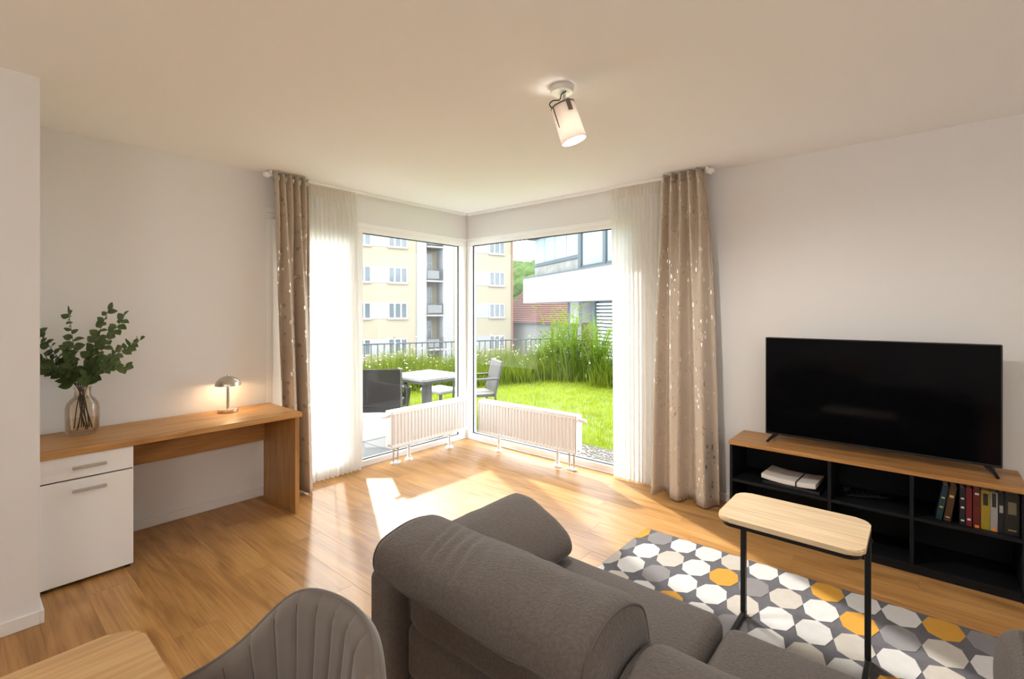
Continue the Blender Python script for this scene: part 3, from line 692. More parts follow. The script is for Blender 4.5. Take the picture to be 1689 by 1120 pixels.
def puff(x0, x1, y0, y1, zt, h):
    def f(p):
        u = (2 * p.x - x0 - x1) / (x1 - x0); v = (2 * p.y - y0 - y1) / (y1 - y0)
        if p.z > zt - .08: p.z += h * max(0, 1 - u * u) * max(0, 1 - v * v) + .003 * mnoise.noise(p * 9)
        return p
    return f
bm = bmesh.new(); rbox(bm, 2.80, 3.522, -2.80, -2.145, .277, .422, .045, puff(2.80, 3.522, -2.80, -2.145, .422, .014)); part('seat_cushion', bm, M_sofa, t, smooth='all')
bm = bmesh.new(); rbox(bm, 3.530, 4.196, -2.80, -2.155, .277, .405, .045, puff(3.53, 4.196, -2.80, -2.155, .405, .014)); part('seat_cushion', bm, M_sofa, t, smooth='all')
A1 = [(2.592, .625), (2.640, .645), (2.72, .632), (2.82, .590), (2.895, .535), (2.922, .480), (2.90, .445), (2.83, .435), (2.72, .45), (2.62, .52)]
bm = bmesh.new(); bolster(bm, A1, -2.86, -2.185, axis='y', rnd=.045, f=wr(.005, 6, 9)); a1 = part('armrest', bm, M_sofa, t, smooth='all')
pts = [Vector((2.600, -2.82 + .60 * i / 20, .634)) for i in range(21)]
bm = bmesh.new(); tube(bm, pts, .0035, 6); part('piping', bm, M_seam, a1, smooth=True)
A2 = [(4.205, .46), (4.185, .56), (4.195, .655), (4.235, .69), (4.33, .70), (4.40, .68), (4.425, .60), (4.415, .47), (4.31, .44)]
bm = bmesh.new(); bolster(bm, A2, -2.90, -2.145, axis='y', rnd=.045, f=wr(.005, 6, 12)); a2 = part('armrest', bm, M_sofa, t, smooth='all')
bm = bmesh.new(); tube(bm, [Vector((4.235, -2.86, .691))] + [Vector((4.235, -2.86 + .66 * i / 20, .694)) for i in range(21)] + [Vector((4.232, -2.165, .675)), Vector((4.225, -2.148, .60)), Vector((4.225, -2.145, .50))], .0035, 6); part('piping', bm, M_seam, a2, smooth=True)
for x in (2.66, 4.30):
    for y in (-2.92, -2.29):
        bm = bmesh.new(); cyl(bm, (x, y, .0005 if y < -2.31 else .0095), (x, y, .065), .018, .024); part('foot', bm, M_black, t, smooth=True)

# ------------------------------------------------------------------ dining table and channelled chair
t = thing('dining_table', 'oak dining table with rounded corner at the bottom edge', 'table', (3.05, -4.35, 0))
bm = bmesh.new(); prism(bm, rrect(2.632, 3.50, -5.03, -3.632, .06, 8), .722, .75, .005); part('tabletop', bm, M_dine, t, smooth=True)
bm = bmesh.new(); 
for a in ((2.72, 3.41, -3.80, -3.78), (2.72, 3.41, -4.90, -4.88), (2.72, 2.74, -4.88, -3.80), (3.39, 3.41, -4.88, -3.80)): box(bm, *a, .678, .7215)
part('apron', bm, M_dine, t)
for x in (2.70, 3.38):
    for y in (-4.94, -3.79):
        bm = bmesh.new(); cyl(bm, (x + .025, y + .02, .0005), (x + .025, y, .7), .016, .026); part('leg', bm, M_dine, t, smooth=True)
cx, cyc, phi = 3.096, -3.637, .107
t = thing('dining_chair', 'taupe velvet tub chair with stitched channels drawn up to the dining table', 'chair', (cx, cyc, 0), phi)
def rim_h(a): return .658 + (.847 - .658) / (1 + (abs(a) / .778) ** 4.72)
NC = 20; AMAX = R(118)
def shell(bm, off, n_a=280, n_z=24, outer=False):
    V = []
    for i in range(n_a + 1):
        a = -AMAX + 2 * AMAX * i / n_a; hz = rim_h(a); col = []
        for k in range(n_z + 1):
            s = k / n_z; z = .40 + (hz - .40) * s
            rad = .80 + .20 * s ** .7; ch = (i / n_a * NC) % 1
            groove = 0 if outer else .010 * (1 - abs(2 * ch - 1) ** 5) * min(1, s * 3) * min(1, (1 - s) * 14)
            q = (1 - s) * 14; lip = .020 * (1 - math.sqrt(max(0, 1 - (1 - min(1, q)) ** 2))) 
            rx = .299 * rad + off - (groove if not outer else 0) + (lip if not outer else -lip); ry = .284 * rad + off - (groove if not outer else 0) + (lip if not outer else -lip)
            aa = a * (1 - .30 * (1 - s))
            col.append(bm.verts.new((rx * math.sin(aa), ry * math.cos(aa), z)))
        V.append(col)
    return V
bm = bmesh.new(); Vi = shell(bm, -.022); Vo = shell(bm, .022, outer=True); NA, NZ = len(Vi) - 1, len(Vi[0]) - 1
for i in range(NA):
    for k in range(NZ):
        bm.faces.new((Vi[i][k], Vi[i + 1][k], Vi[i + 1][k + 1], Vi[i][k + 1])); bm.faces.new((Vo[i][k], Vo[i][k + 1], Vo[i + 1][k + 1], Vo[i + 1][k]))
    bm.faces.new((Vi[i][NZ], Vi[i + 1][NZ], Vo[i + 1][NZ], Vo[i][NZ])); bm.faces.new((Vi[i][0], Vo[i][0], Vo[i + 1][0], Vi[i + 1][0]))
for i in (0, NA):
    for k in range(NZ): bm.faces.new((Vi[i][k], Vi[i][k + 1], Vo[i][k + 1], Vo[i][k]))
sh = part('backrest', bm, M_velvet, t, smooth='all', local=True)
bm = bmesh.new(); pts = []
for i in range(61): a = -AMAX + 2 * AMAX * i / 60; pts.append((.299 * 1.0 * math.sin(a), .284 * math.cos(a), rim_h(a) + .001))
bm = bmesh.new(); tube(bm, pts, .0035, 6); part('piping', bm, M_velvet, sh, smooth=True, local=True)
for i in range(1, NC):
    a = -AMAX + 2 * AMAX * i / NC; hz = rim_h(a); pts = []
    for k in range(1, 24):
        s = k / 24; z = .40 + (hz - .40) * s; rad = .80 + .20 * s ** .7; aa = a * (1 - .30 * (1 - s)); q = (1 - s) * 14; lip = .020 * (1 - math.sqrt(max(0, 1 - (1 - min(1, q)) ** 2)))
        pts.append(((.299 * rad - .0225 + lip) * math.sin(aa), (.284 * rad - .0225 + lip) * math.cos(aa), z))
    bm = bmesh.new(); tube(bm, pts, .0014, 5); part('seam', bm, M_seam, sh, smooth=True, local=True)
bm = bmesh.new(); rbox(bm, -.225, .225, -.30, .20, .385, .475, .04, puff(-.225, .225, -.30, .20, .475, .012)); part('seat', bm, M_velvet, t, smooth='all', local=True)
for sx in (-1, 1):
    for sy in (-1, 1):
        bm = bmesh.new(); cyl(bm, (sx * .22, sy * .20 - .03, .0005), (sx * .17, sy * .15 - .03, .39), .009, .014); part('leg', bm, M_black, t, smooth=True, local=True)

# ------------------------------------------------------------------ ceiling lamp, added fill globes
def spot_lamp(label, loc, watts, rz=0, inside=True):
    t = thing('ceiling_lamp', label, 'lamp', (loc[0], loc[1], H - .0005), rz)
    def loc_(n): return n
    bm = bmesh.new(); lathe(bm, [(0, 0), (.056, 0), (.058, -.004), (.058, -.028), (.054, -.032), (0, -.032)], n=36); part('canopy', bm, mat('canopy_nickel', (.70, .68, .65), .42, .45), t, smooth=True, local=True)
    # head axis leans to local +x; swivel joint under the canopy
    jt = Vector((.010, 0, -.075)); axd = Vector((.31, 0, -.95)).normalized()
    bm = bmesh.new(); cyl(bm, (.012, 0, -.032), jt, .008); cyl(bm, jt - Vector((0, .02, 0)), jt + Vector((0, .02, 0)), .011); part('swivel_arm', bm, M_chrome, t, smooth=True, local=True)
    a0 = jt + axd * .020 - Vector((.012, 0, 0)); a1 = a0 + axd * .185
    bm = bmesh.new()
    rs = [ring(a0 + axd * .0, axd, .059, 36), ring(a1, axd, .064, 36)]; ri = [ring(a1, axd, .0615, 36), ring(a0, axd, .0565, 36)]
    loft(bm, rs + ri, cap=False); shd = part('shade', bm, M_shade, t, smooth=True, local=True)
    bm = bmesh.new(); loft(bm, [ring(a0 - axd * .003, axd, .0605, 36), ring(a0 + axd * .005, axd, .0605, 36), ring(a0 + axd * .005, axd, .055, 36), ring(a0 - axd * .003, axd, .055, 36)], cap=False, close=True); part('shade_cap', bm, M_greymetal, shd, smooth=True, local=True)
    bm = bmesh.new(); u = Vector((0, 1, 0)); q0 = a0 + Vector((.30, -.85, 0)).normalized() * .061
    tube(bm, [jt + Vector((.012, 0, .0)), jt + Vector((.022, -.02, -.01)), q0 - axd * .004, q0 + axd * .045], [.004, .004, .011, .011], 10); part('clamp', bm, M_greymetal, t, smooth=True, local=True)
    bm = bmesh.new(); s0 = a0 + Vector((-1, -.55, -.30)).normalized() * .060
    tube(bm, [s0, s0 + axd * .11], .004, 6); part('seam_strip', bm, M_greymetal, shd, smooth=True, local=True)
    bm = bmesh.new(); tube(bm, catmull([Vector(p) for p in ((.02, -.02, -.03), (-.005, -.04, -.055), (-.015, -.045, -.085), (-.045, -.03, -.082), (-.062, -.02, -.095), (-.05, -.02, -.112), (-.03, -.01, -.10), a0 - Vector((.02, 0, 0)))], 6, closed=False), .0032, 6); part('cable', bm, M_plast, t, smooth=True, local=True)
    bm = bmesh.new(); bmesh.ops.create_uvsphere(bm, u_segments=18, v_segments=12, radius=.052); bmesh.ops.scale(bm, verts=bm.verts, vec=(1, 1, .4))
    rot = axd.to_track_quat('Z', 'Y').to_matrix().to_4x4(); bm.transform(Matrix.Translation(a1 - axd * .016) @ rot); part('bulb', bm, M_bulb, t, smooth=True, local=True)
    lw = root_matrix(t) @ (a0 + axd * (.125 if inside else .26))
    if inside:
        lamp_light('shade_glow', t, root_matrix(t) @ (a0 + axd * .10), 0.3, .02, (1.0, .93, .85))
        l = bpy.data.lights.new('spot_beam', 'SPOT'); l.energy = watts; l.spot_size = R(150); l.spot_blend = .6; l.shadow_soft_size = .05; l.color = (1.0, .96, .91)
        o = bpy.data.objects.new('spot_beam', l); COL.objects.link(o); o.parent = t; o.location = a1 + axd * .012; o.rotation_euler = axd.to_track_quat('-Z', 'Y').to_euler()
    else: lamp_light('spot_glow', t, lw, watts, .06, (1.0, .93, .85))
    return t
spot_lamp('nickel ceiling spotlight with lit fabric shade over the floor', (2.690, -1.955), 70, R(40))
M_fillglobe = mat('fill_globe_glow', (.9, .9, .88), .3, emit=((1.0, .97, .93), 31))
def fill_globe(label, x, y, z):  # glowing globe out of view behind the camera, added to brighten the room
    t = thing('fill_globe_lamp', label, 'lamp', (x, y, H - .0005))
    bm = bmesh.new(); lathe(bm, [(0, 0), (.05, 0), (.05, -.025), (0, -.03)], n=24); part('canopy', bm, M_white, t, smooth=True, local=True)
    bm = bmesh.new(); cyl(bm, (0, 0, -.028), (0, 0, z - H + .11), .003, n=8); part('cord', bm, M_plast, t, smooth=True, local=True)
    bm = bmesh.new(); bmesh.ops.create_uvsphere(bm, u_segments=28, v_segments=18, radius=.12); bmesh.ops.translate(bm, verts=bm.verts, vec=(0, 0, z - H)); part('globe', bm, M_fillglobe, t, smooth='all', local=True)
fill_globe('unseen fill-light globe added past the dining table end', 3.2, -5.3, 1.9)
fill_globe('unseen fill-light globe added by the side wall', 5.3, -3.5, 1.95)
fill_globe('unseen fill-light globe added near the back wall', 5.0, -5.9, 1.9)

# ------------------------------------------------------------------ terrace, lawn, gravel
GZ = -.05
ground = tag(part('terrace', BX(-2.65, -.32, -6.0, .42, -.4, GZ - .032), M_street), kind='structure')
pv = finish(BX(-.296, .296, -.296, .296, -.03, 0, bev=.004), 'paver'); i = 0
for ix in range(4):
    for iy in range(11):
        o = part('paver', pv, M_paver, ground); o.location = (-.62 - ix * .6 + .0, .12 - iy * .6, GZ + .002 * math.sin(ix * 5 + iy * 3))
lawn = bmesh.new(); prism(lawn, [(-5.3, .42), (-2.65, .42), (-.05, .42), (5.5, .42), (7, 3.2), (-1.0, 6.6), (-3.4, 6.3)], -.4, GZ - .01)
tag(part('lawn_ground', lawn, M_soil), 'mown green lawn beyond the glass', None, kind='structure')
side = bmesh.new(); prism(side, [(-5.3, .42), (-7.6, -6.0), (-2.65, -6.0), (-2.65, .42)], -.4, GZ - .01)
tag(part('border_ground', side, M_soil), kind='structure')
# grass blades
def blades(n, sampler, h0, h1, w, lean, seed):
    g = np.random.default_rng(seed); P = sampler(g, n); n = len(P)
    a = g.uniform(0, 2 * np.pi, n); h = g.uniform(h0, h1, n); ln = g.normal(0, lean, (n, 2)) * h[:, None]
    wv = np.stack([np.cos(a), np.sin(a)], 1) * w * g.uniform(.6, 1.2, (n, 1))
    V = np.zeros((n, 5, 3)); V[:, 0, :2] = P[:, :2] - wv; V[:, 1, :2] = P[:, :2] + wv
    V[:, 2, :2] = P[:, :2] + wv * .7 + ln * .35; V[:, 3, :2] = P[:, :2] - wv * .7 + ln * .35; V[:, 4, :2] = P[:, :2] + ln
    V[:, 0:2, 2] = P[:, 2:3]; V[:, 2:4, 2] = P[:, 2:3] + .55 * h[:, None]; V[:, 4, 2] = P[:, 2] + h
    idx = np.arange(n) * 5; F = []
    for k in idx: F.append((k, k + 1, k + 2, k + 3)); F.append((k + 3, k + 2, k + 4))
    me = bpy.data.meshes.new('blades'); me.from_pydata(V.reshape(-1, 3).tolist(), [], F); return me
def lawn_pts(g, n):
    P = np.stack([g.uniform(-4.6, 4.0, n), .55 + g.uniform(0, 1, n) ** 1.3 * 5.2, np.full(n, GZ - .012)], 1)
    x, y_ = P[:, 0], P[:, 1]
    keep = (y_ > .80 - .25 * (x < .2)) & (x > -5.1 + .36 * y_)
    keep &= ~((x < -.2) & (y_ < .45))
    return P[keep]
me = blades(60000, lawn_pts, .035, .085, .0045, .45, 3); me.materials.append(M_grass)
g_o = bpy.data.objects.new('grass', me); COL.objects.link(g_o); tag(g_o, 'short bright green lawn grass in the garden', 'grass', kind='stuff')
# gravel strip along the glass
g = np.random.default_rng(5); bm = bmesh.new()
st = bmesh.new(); bmesh.ops.create_icosphere(st, subdivisions=1, radius=1); sv = [v.co.copy() for v in st.verts]; sf = [[v.index for v in f.verts] for f in st.faces]; st.free()
VV, FF = [], []
for k in range(2600):
    x, y_ = g.uniform(.12, 3.6), g.uniform(.32, .80)
    if k % 4 == 0: x, y_ = g.uniform(-.30, .3), g.uniform(.34, .70)
    r = g.uniform(.006, .016); b = len(VV)
    VV += [(x + v.x * r * 1.2, y_ + v.y * r, GZ + .0 + v.z * r * .7 + .004) for v in sv]; FF += [[q + b for q in f] for f in sf]
me = bpy.data.meshes.new('gravel'); me.from_pydata(VV, [], FF); me.materials.append(M_gravel)
o = bpy.data.objects.new('gravel', me); COL.objects.link(o); tag(o, 'pale gravel strip along the foot of the glass', 'gravel', kind='stuff')
tag(part('gravel_bed', BX(-.32, 5.0, .30, .80, -.4, GZ), M_gravel), kind='structure')

# ------------------------------------------------------------------ garden furniture
def garden_chair(name, label, loc, rz, m_seat, m_frame, wide=.56, arms=True, slats=True):
    """faces local -y... seat centre at origin"""
    t = thing(name, label, 'garden chair', (loc[0], loc[1], GZ + .003), rz); w = wide / 2
    bm = bmesh.new(); rbox(bm, -w + .03, w - .03, -.25, .22, .40, .44, .015, ns=2, nm=3); part('seat', bm, m_seat, t, smooth=True, local=True)
    bm = bmesh.new(); rbox(bm, -w + .02, w - .02, .20, .225, .34 if m_seat is M_rattan else .45, .86, .012, lambda p: Vector((p.x, p.y + (p.z - .45) * .22, p.z)), ns=2, nm=4); part('backrest', bm, m_seat, t, smooth=True, local=True)
    for sx in (-1, 1):
        bm = bmesh.new(); tube(bm, [(sx * w, -.26, 0), (sx * w, -.25, .40), (sx * w, -.24, .63)], .014, 8); part('leg', bm, m_frame, t, smooth=True, local=True)
        bm = bmesh.new(); tube(bm, [(sx * (w - .02), .27, 0), (sx * (w - .015), .205, .42), (sx * (w - .005), .305, .865)], .014, 8); part('leg', bm, m_frame, t, smooth=True, local=True)
        if arms: bm = bmesh.new(); rbox(bm, sx * w - .024, sx * w + .024, -.28, .26, .625, .650, .011, ns=2, nm=3); part('armrest', bm, m_frame, t, smooth=True, local=True)
    return t
garden_chair('garden_armchair', 'dark woven armchair on the terrace with its back to the window', (-.95, -.54), R(180 + 46), M_rattan, M_gchair, .60)
garden_chair('garden_armchair', 'grey sling chair seen side-on standing at the lawn edge', (-.55, .70), R(-32), M_gchair, M_gchair, .54)
t = thing('garden_stool', 'low pale stool just beyond the terrace table', 'stool', (-1.40, .82, GZ + .003))
bm = bmesh.new(); rbox(bm, -.24, .24, -.20, .20, .33, .385, .02, ns=2, nm=3); part('seat', bm, M_gtop, t, smooth=True, local=True)
for sx in (-1, 1):
    for sy in (-1, 1):
        bm = bmesh.new(); cyl(bm, (sx * .21, sy * .17, 0), (sx * .19, sy * .15, .335), .012); part('leg', bm, M_gchair, t, smooth=True, local=True)
t = thing('garden_table', 'square grey terrace table outside the corner window', 'table', (-.66, -.06, GZ + .003))
bm = bmesh.new(); prism(bm, rrect(-1.02, -.30, -.40, .30, .03, 5), .665, .692, .006); part('tabletop', bm, M_gtop, t, smooth=True)
part('apron', BX(-.98, -.34, -.36, .26, .625, .6645, bev=.004), M_gchair, t)
bm = bmesh.new(); rbox(bm, -.71, -.61, -.10, 0.0, GZ + .03, .63, .02, ns=2, nm=3); part('pedestal', bm, M_gchair, t, smooth=True)
bm = bmesh.new()
box(bm, -.93, -.39, -.09, -.01, GZ + .005, GZ + .035, .006); box(bm, -.70, -.62, -.32, -.0901, GZ + .005, GZ + .034, .006); box(bm, -.70, -.62, -.0099, .22, GZ + .005, GZ + .034, .006); part('cross_foot', bm, M_gchair, t)
for k, (x, y_, lb) in enumerate(((-2.30, -.12, 'dark terrace pot with flowers nearest the woven armchair'), (-2.36, .85, 'dark terrace pot with flowers further along the border'))):
    t = thing('flower_pot', lb, 'plant pot', (x, y_, GZ + .003))
    bm = bmesh.new(); lathe(bm, [(0, 0), (.10, 0), (.135, .26), (.145, .30), (.125, .30), (.12, .25), (0, .25)], n=24); part('pot', bm, M_plast, t, smooth=True, local=True)
    pp = blades(160, lambda g, n: np.stack([g.normal(0, .05, n), g.normal(0, .05, n), np.full(n, .24)], 1), .15, .38, .006, .5, 50 + k); pp.materials.append(M_foliage); part('leaves', pp, None, t)
    bm = bmesh.new(); rr = random.Random(k)
    for q in range(16):
        c = Vector((rr.gauss(0, .09), rr.gauss(0, .09), rr.uniform(.42, .62))); bm.faces.new([bm.verts.new(p) for p in ring(c, (rr.gauss(0, .4), rr.gauss(0, .4), 1), .018, 7)])
    part('blossoms', bm, M_flower, t, local=True)

# ------------------------------------------------------------------ fence
FA, FB, FC = Vector((-6.6, -2.9, 0)), Vector((-3.021, 5.822, 0)), Vector((3.2, 5.5, 0))
def fence(label, A, B, zt):
    L = (B - A).length; rz = math.atan2((B - A).y, (B - A).x)
    t = thing('railing', label, 'fence', (A.x, A.y, GZ - .02), rz)
    h = zt - GZ + .02
    part('top_rail', BX(0, L, -.022, .022, h - .028, h, bev=.003), M_fence, t, local=True)
    part('bottom_rail', BX(0, L, -.012, .012, .10, .124, bev=.002), M_fence, t, local=True)
    pk = finish(BX(-.010, .010, -.005, .005, .125, h - .0285), 'picket'); n = int(L / .135)
    for i in range(1, n): o = part('picket', pk, M_fence, t); o.location = (L * i / n, 0, 0)
    ps = finish(BX(-.025, .025, -.018, .018, 0, h - .029), 'post'); m_ = max(2, int(L / 1.9))
    for i in range(m_ + 1): o = part('post', ps, M_fence, t); o.location = (.03 + (L - .06) * i / m_, 0, 0)
fence('grey upright-bar railing behind the border opposite the desk-side window', FA, FB, .80)
fence('grey upright-bar railing behind the tall reeds at the lawn end', FB + Vector((.06, -.06, 0)), FC, .80)

# ------------------------------------------------------------------ planting
def plant_proto(kind, seed):
    rs = random.Random(seed)
    if kind == 'flower':
        me = blades(420, lambda g, n: np.stack([g.normal(0, .16, n), g.normal(0, .16, n), np.zeros(n)], 1), .18, .58, .009, .30, seed); me.materials.append(M_foliage)
        bm = bmesh.new()
        for q in range(11):
            c = Vector((rs.gauss(0, .2), rs.gauss(0, .2), rs.uniform(.42, .74)))
            bm.faces.new([bm.verts.new(p) for p in ring(c, (rs.gauss(0, .5), rs.gauss(0, .5), 1), rs.uniform(.010, .020), 7)])
        return me, finish(bm, 'blossoms')
    bm = bmesh.new(); n = 34 if kind == 'reed' else 26
    for q in range(n):
        a = rs.uniform(0, 6.28); r0 = abs(rs.gauss(0, .10)); h = rs.uniform(.8, 1.55) if kind == 'reed' else rs.uniform(.5, 1.0); le = rs.uniform(.05, .45) * h
        b0 = Vector((r0 * math.cos(a), r0 * math.sin(a), 0)); dr_ = Vector((math.cos(a), math.sin(a), 0)); sd = Vector((-math.sin(a), math.cos(a), 0))
        pts = [b0 + dr_ * le * s ** 2 + Vector((0, 0, h * (s - .18 * s ** 3))) for s in (0, .25, .5, .75, 1)]
        prev = None
        for p, w in zip(pts, (.008, .012, .011, .007, .001)):
            cur = (bm.verts.new(p - sd * w), bm.verts.new(p + sd * w))
            if prev: bm.faces.new((prev[0], prev[1], cur[1], cur[0]))
            prev = cur
        for q2 in range(5):   # side leaves
            s = rs.uniform(.35, .95); p = b0 + dr_ * le * s ** 2 + Vector((0, 0, h * (s - .18 * s ** 3))); a2 = rs.uniform(0, 6.28); d2 = Vector((math.cos(a2), math.sin(a2), rs.uniform(.1, .9))).normalized(); s2 = d2.cross(Vector((0, 0, 1))).normalized(); l2 = rs.uniform(.10, .22)
            bm.faces.new([bm.verts.new(p), bm.verts.new(p + d2 * l2 * .4 + s2 * .012), bm.verts.new(p + d2 * l2 - Vector((0, 0, .03))), bm.verts.new(p + d2 * l2 * .4 - s2 * .012)])
    me = finish(bm, 'foliage'); me.materials.append(M_reed); return me, None
FP = [plant_proto('flower', 60 + k) for k in range(4)]; RP = [plant_proto('reed', 80 + k) for k in range(3)]
for k, (a, b) in enumerate(FP): b.materials.append(M_flowerp if k == 1 else M_flower)
fd = (FB - FA).normalized(); fn = Vector((fd.y, -fd.x, 0)); rp_ = random.Random(9)
def put_plant(p, proto, name, label, group, sc):
    t = thing(name, label, 'plant', (p.x, p.y, GZ - .015), rp_.uniform(0, 6.28), group); t.scale = (sc,) * 3
    o = part('foliage', proto[0], None, t)
    if proto[1]: part('blossoms', proto[1], None, t)
k = 0
LF = (FB - FA).length
for rowd, hs in ((.32, 1.28), (.74, 1.10), (1.12, .85)):
    s = 2.2 + rowd
    while s < LF - .1:
        p = FA + fd * s + fn * (rowd + rp_.uniform(-.12, .12)); pr_i = rp_.choice((0, 0, 1, 2, 3))
        put_plant(p, FP[pr_i], 'flowering_perennial', 'green perennial with small %s blossoms in the border along the railing' % ('pink' if pr_i == 1 else 'white'), 'pink border perennials' if pr_i == 1 else 'white border perennials', hs * rp_.uniform(.85, 1.2)); s += rp_.uniform(.38, .52)
fe = (FC - FB).normalized(); fm = Vector((fe.y, -fe.x, 0))
if fm.y > 0: fm = -fm
for rowd in (.35, .85):
    s = .3
    while s < 4.6:
        p = FB + fe * s + fm * (rowd + rp_.uniform(-.1, .1))
        if rowd > .5 and rp_.random() < .5: put_plant(p, FP[rp_.choice((0, 2, 3))], 'flowering_perennial', 'green perennial with small white blossoms at the reed bed edge', 'reed bed perennials', 1.0)
        put_plant(p, RP[rp_.randrange(3)], 'reed_clump', 'tall arching green reed clump at the lawn end', 'reeds at the lawn end', rp_.uniform(.62, .95)); s += rp_.uniform(.32, .48)
for (x, y_, sc, lb) in ((-2.35, 5.05, 1.38, 'tallest thin reed clump in front of the railing corner'), (-1.75, 5.0, 1.42, 'tall reed clump nearest the lawn centre'), (-1.15, 4.95, 1.30, 'tall reed clump beside the sheer curtain edge')):
    put_plant(Vector((x, y_, 0)), RP[int(sc * 100) % 3], 'reed_clump', lb, None, sc)

# ------------------------------------------------------------------ street level and far buildings
tag(part('street_ground', BX(-190, 60, 9, 190, -6.4, -6.2), M_street), kind='structure')
# --- cream apartment block
t = thing('apartment_building', 'cream apartment block with white window bands and recessed balconies', 'building', (-30.684, 18.109, 0), math.atan2(.94743, .31997))
Z0, Z1 = -6.2, 12.6
W = lambda n, a, b, y0, y1, z0, z1, m: part(n, BX(a, b, y0, y1, z0, z1), m, t, local=True)
W('wall', -16, 4.48, 0, 11, Z0, Z1, M_cream); W('pilaster', 4.481, 5.36, -.10, 11, Z0, Z1, M_bwhite); W('wall', 5.361, 6.899, 1.35, 11, Z0, Z1, M_cream)
W('pilaster', 6.90, 7.90, -.10, 11, Z0, Z1, M_bwhite); W('wall', 7.901, 14.2, 0, 11, Z0, Z1, M_cream); W('roof', -16.3, 14.5, -.4, 11.3, Z1 + .001, Z1 + .3, M_roof)
bm = bmesh.new(); cyl(bm, (14.12, -.09, Z0), (14.12, -.09, Z1), .075, n=10); part('downpipe', bm, M_pipe, t, smooth=True, local=True)
def far_win(w, h, cols, rows=1):
    f = bmesh.new(); b = .10
    box(f, 0, w, -.05, .02, 0, b); box(f, 0, w, -.05, .02, h - b, h); box(f, 0, b, -.05, .02, b, h - b); box(f, w - b, w, -.05, .02, b, h - b)
    for i in range(1, cols): x = w * i / cols; box(f, x - .07, x + .07, -.05, .02, b, h - b)
    if rows > 1: box(f, b, w - b, -.048, .02, h * .64, h * .64 + .1)
    panes = []
    xs = [b] + [v for i in range(1, cols) for v in (w * i / cols - .07, w * i / cols + .07)] + [w - b]
    for i in range(cols): panes.append(finish(BX(xs[2 * i], xs[2 * i + 1], -.02, .0, b, h - b), 'pane'))
    return finish(f, 'window'), panes, finish(BX(-.06, w + .06, -.14, 0, -.09, -.005), 'sill')
WIN = far_win(1.66, 1.36, 3); DOOR = far_win(1.0, 2.45, 2, 2)
def place_win(proto, x, y_, z):
    o = part('window', proto[0], M_farframe, t); o.location = (x, y_ - .001, z)
    for p in proto[1]: part('pane', p, M_pane, o)
    part('sill', proto[2], M_sill, o)
band = finish(BX(0, 1, -.03, 0, 0, 1.36), 'panel')
for r_ in range(-2, 4):
    z = 3.84 + (r_ - 0) * 3.02 - 3.02 * 0 if False else .80 + r_ * 3.02
    for x in (-10.9, -7.7, -4.4, -1.10, 1.99, 8.42, 11.62): place_win(WIN, x, 0, z)
    for a, b in ((-9.24, -7.7), (-6.04, -4.4), (-2.74, -1.10), (.57, 1.98), (10.09, 11.61)):
        o = part('panel', band, M_bwhite, t); o.location = (a, -.001, z); o.scale = (b - a, 1, 1)
    zb = 1.13 + r_ * 3.02
    part('balcony_slab', BX(5.361, 6.899, -.25, 1.34, zb - .14, zb), M_bwhite, t, local=True)
    place_win(DOOR, 5.42, 1.35, zb + .05)
    rl = bmesh.new(); box(rl, 5.37, 6.89, -.22, -.18, zb + .96, zb + 1.0); box(rl, 5.37, 6.89, -.22, -.18, zb + .08, zb + .12)
    for i in range(14): x = 5.40 + i * .112; box(rl, x, x + .018, -.21, -.19, zb + .12, zb + .96)
    b_ = part('balcony_railing', rl, M_fence, t, local=True)
    part('privacy_sheet', BX(5.45, 6.5 if r_ % 2 else 6.75, -.175, -.165, zb + .15, zb + .85), M_bwhite, b_, local=True)
# --- white modern building
t = thing('modern_building', 'white modern block with glazed balcony above a broad white parapet', 'building', (-12.365, 16.253, 0), math.atan2(-.48652, .87367))
W('parapet', 0, 14, 0, .18, 1.89, 3.20, M_bwhite); W('parapet_return', 0, .18, .181, 2.4, 1.89, 3.20, M_bwhite); W('parapet_cap', -.03, 14, -.03, .21, 3.201, 3.26, M_bgrey)
W('balcony_slab', .181, 14, .181, 2.4, 1.89, 2.10, M_bwhite)
W('wall', 1.2, 14, 2.41, 9, -6.2, 5.2, M_bwhite); W('roof_slab', .6, 14, .0, 9, 5.201, 5.5, M_bgrey)
W('beam', .86, 5.78, .25, .40, 3.76, 3.92, M_bgrey); W('post', 5.79, 6.05, .22, .42, 3.261, 5.20, M_bgrey); W('post', 7.80, 8.02, .22, .42, 3.261, 5.20, M_bgrey); W('post', 10.2, 10.4, .22, .42, 3.261, 5.20, M_bgrey)
W('sill_rail', 6.051, 7.799, .25, .40, 3.27, 3.40, M_bgrey); W('sill_rail', 8.021, 10.199, .25, .40, 3.27, 3.40, M_bgrey)
for a, b in ((6.06, 7.79), (8.03, 10.19)): W('glass_panel', a, b, .31, .33, 3.41, 5.19, M_balc)
for i in range(4): W('glass_panel', .90 + i * 1.22, 2.08 + i * 1.22, .31, .33, 3.93, 5.18, M_balc)
W('glass_panel', .9, 5.75, .31, .33, 3.27, 3.75, mat('balustrade_glass', (.17, .175, .165), .15, spec=.6, var=.5, vscale=2.2))
W('interior_window', 3.6, 4.6, 2.35, 2.405, 2.5, 4.3, M_sill); W('head_rail', .86, 5.78, .24, .41, 5.185, 5.2, M_bgrey)
W('post', 3.30, 3.74, 1.0, 1.3, -6.2, 1.889, M_bgrey); W('hanging_panel', 3.76, 4.60, .9, 1.1, .90, 1.889, M_bwhite); W('brown_wall', 3.76, 5.70, 1.5, 1.7, -6.2, .9, M_brownwall); W('dark_bay', 4.62, 5.78, 1.75, 1.9, -6.2, 1.889, M_pane)
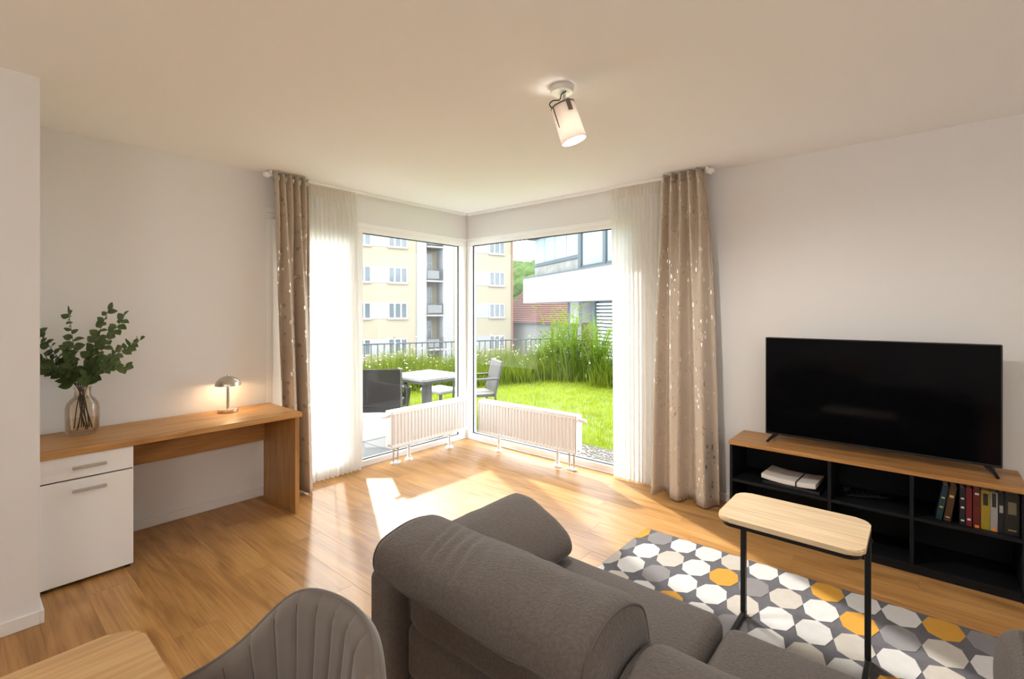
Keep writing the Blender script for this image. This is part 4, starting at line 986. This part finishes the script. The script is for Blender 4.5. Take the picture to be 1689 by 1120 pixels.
W('post', 5.79, 6.05, .9, 1.1, -6.2, 1.889, M_bgrey); W('post', 7.80, 8.06, .9, 1.1, -6.2, 1.889, M_bgrey); W('white_wall', 8.07, 14, .95, 1.2, -6.2, 1.889, M_bwhite); W('pane', 6.06, 7.79, 1.06, 1.09, -.6, 1.889, M_pane)
sm = finish(BX(6.06, 7.79, .98, 1.03, 0, .085), 'slat')
for i in range(16): o = part('slat', sm, M_slat, t); o.location = (0, 0, -.5 + i * .148)
# --- red roofed house
t = thing('house', 'low house with red tiled roof between the two apartment blocks', 'building', (-27.2, 33.4, 0), R(-10))
W('wall', -3, 7.2, 0, 8, -6.2, .35, M_bwhite)
bm = bmesh.new(); vv = [bm.verts.new(p) for p in ((-3.2, -.3, .30), (7.4, -.3, .30), (7.4, 4, 3.9), (-3.2, 4, 3.9), (-3.2, 8.3, .30), (7.4, 8.3, .30))]
for f in ((0, 1, 2, 3), (3, 2, 5, 4), (0, 3, 4), (1, 5, 2), (0, 4, 5, 1)): bm.faces.new([vv[q] for q in f])
part('roof', bm, M_roof, t, local=True)
row_me = bmesh.new(); tube(row_me, [(-3.2, 0, 0), (7.4, 0, 0)], .05, 6); row_me = finish(row_me, 'tile_row')
for i in range(19): s = (i + .5) / 19; o = part('tile_row', row_me, M_roof, t); o.location = (0, -.3 + 4.3 * s, .32 + 3.6 * s)
W('gutter', -3.2, 7.4, -.42, -.32, .22, .30, M_bgrey); W('chimney', 5.9, 6.3, 1.5, 2.0, 1.2, 3.6, M_bwhite)
# --- wooded hill
hb = bmesh.new(); bmesh.ops.create_uvsphere(hb, u_segments=40, v_segments=20, radius=1.0); 
for v in hb.verts: v.co = Vector((v.co.x * 60, v.co.y * 40, v.co.z * 19)) + Vector((-85, 112, -6))
tag(part('hill', hb, M_hill, smooth='all'), kind='structure')
ico = bmesh.new(); bmesh.ops.create_icosphere(ico, subdivisions=3, radius=1.0); iv = [v.co.copy() for v in ico.verts]; jf = [[v.index for v in f.verts] for f in ico.faces]; ico.free()
VV, FF = [], []; g = random.Random(4)
for k in range(320):
    a = g.uniform(3.6, 5.9); e = g.uniform(.02, 1.3); c = Vector((60 * math.cos(a) * math.cos(e), 40 * math.sin(a) * math.cos(e), 19 * math.sin(e))) + Vector((-85, 112, -6)); r = g.uniform(1.6, 3.2); b = len(VV)
    for v in iv: d_ = 1 + .28 * mnoise.noise(v * 2.2 + Vector((k, 0, 0))); VV.append((c.x + v.x * r * d_, c.y + v.y * r * d_, c.z + v.z * r * d_ * 1.1))
    FF += [[q + b for q in f] for f in jf]
me = bpy.data.meshes.new('forest'); me.from_pydata(VV, [], FF); me.materials.append(M_hill); o = bpy.data.objects.new('forest', me); COL.objects.link(o); tag(o, 'green wooded hillside seen between the two apartment blocks', 'forest', kind='stuff')
bpy.context.view_layer.update()
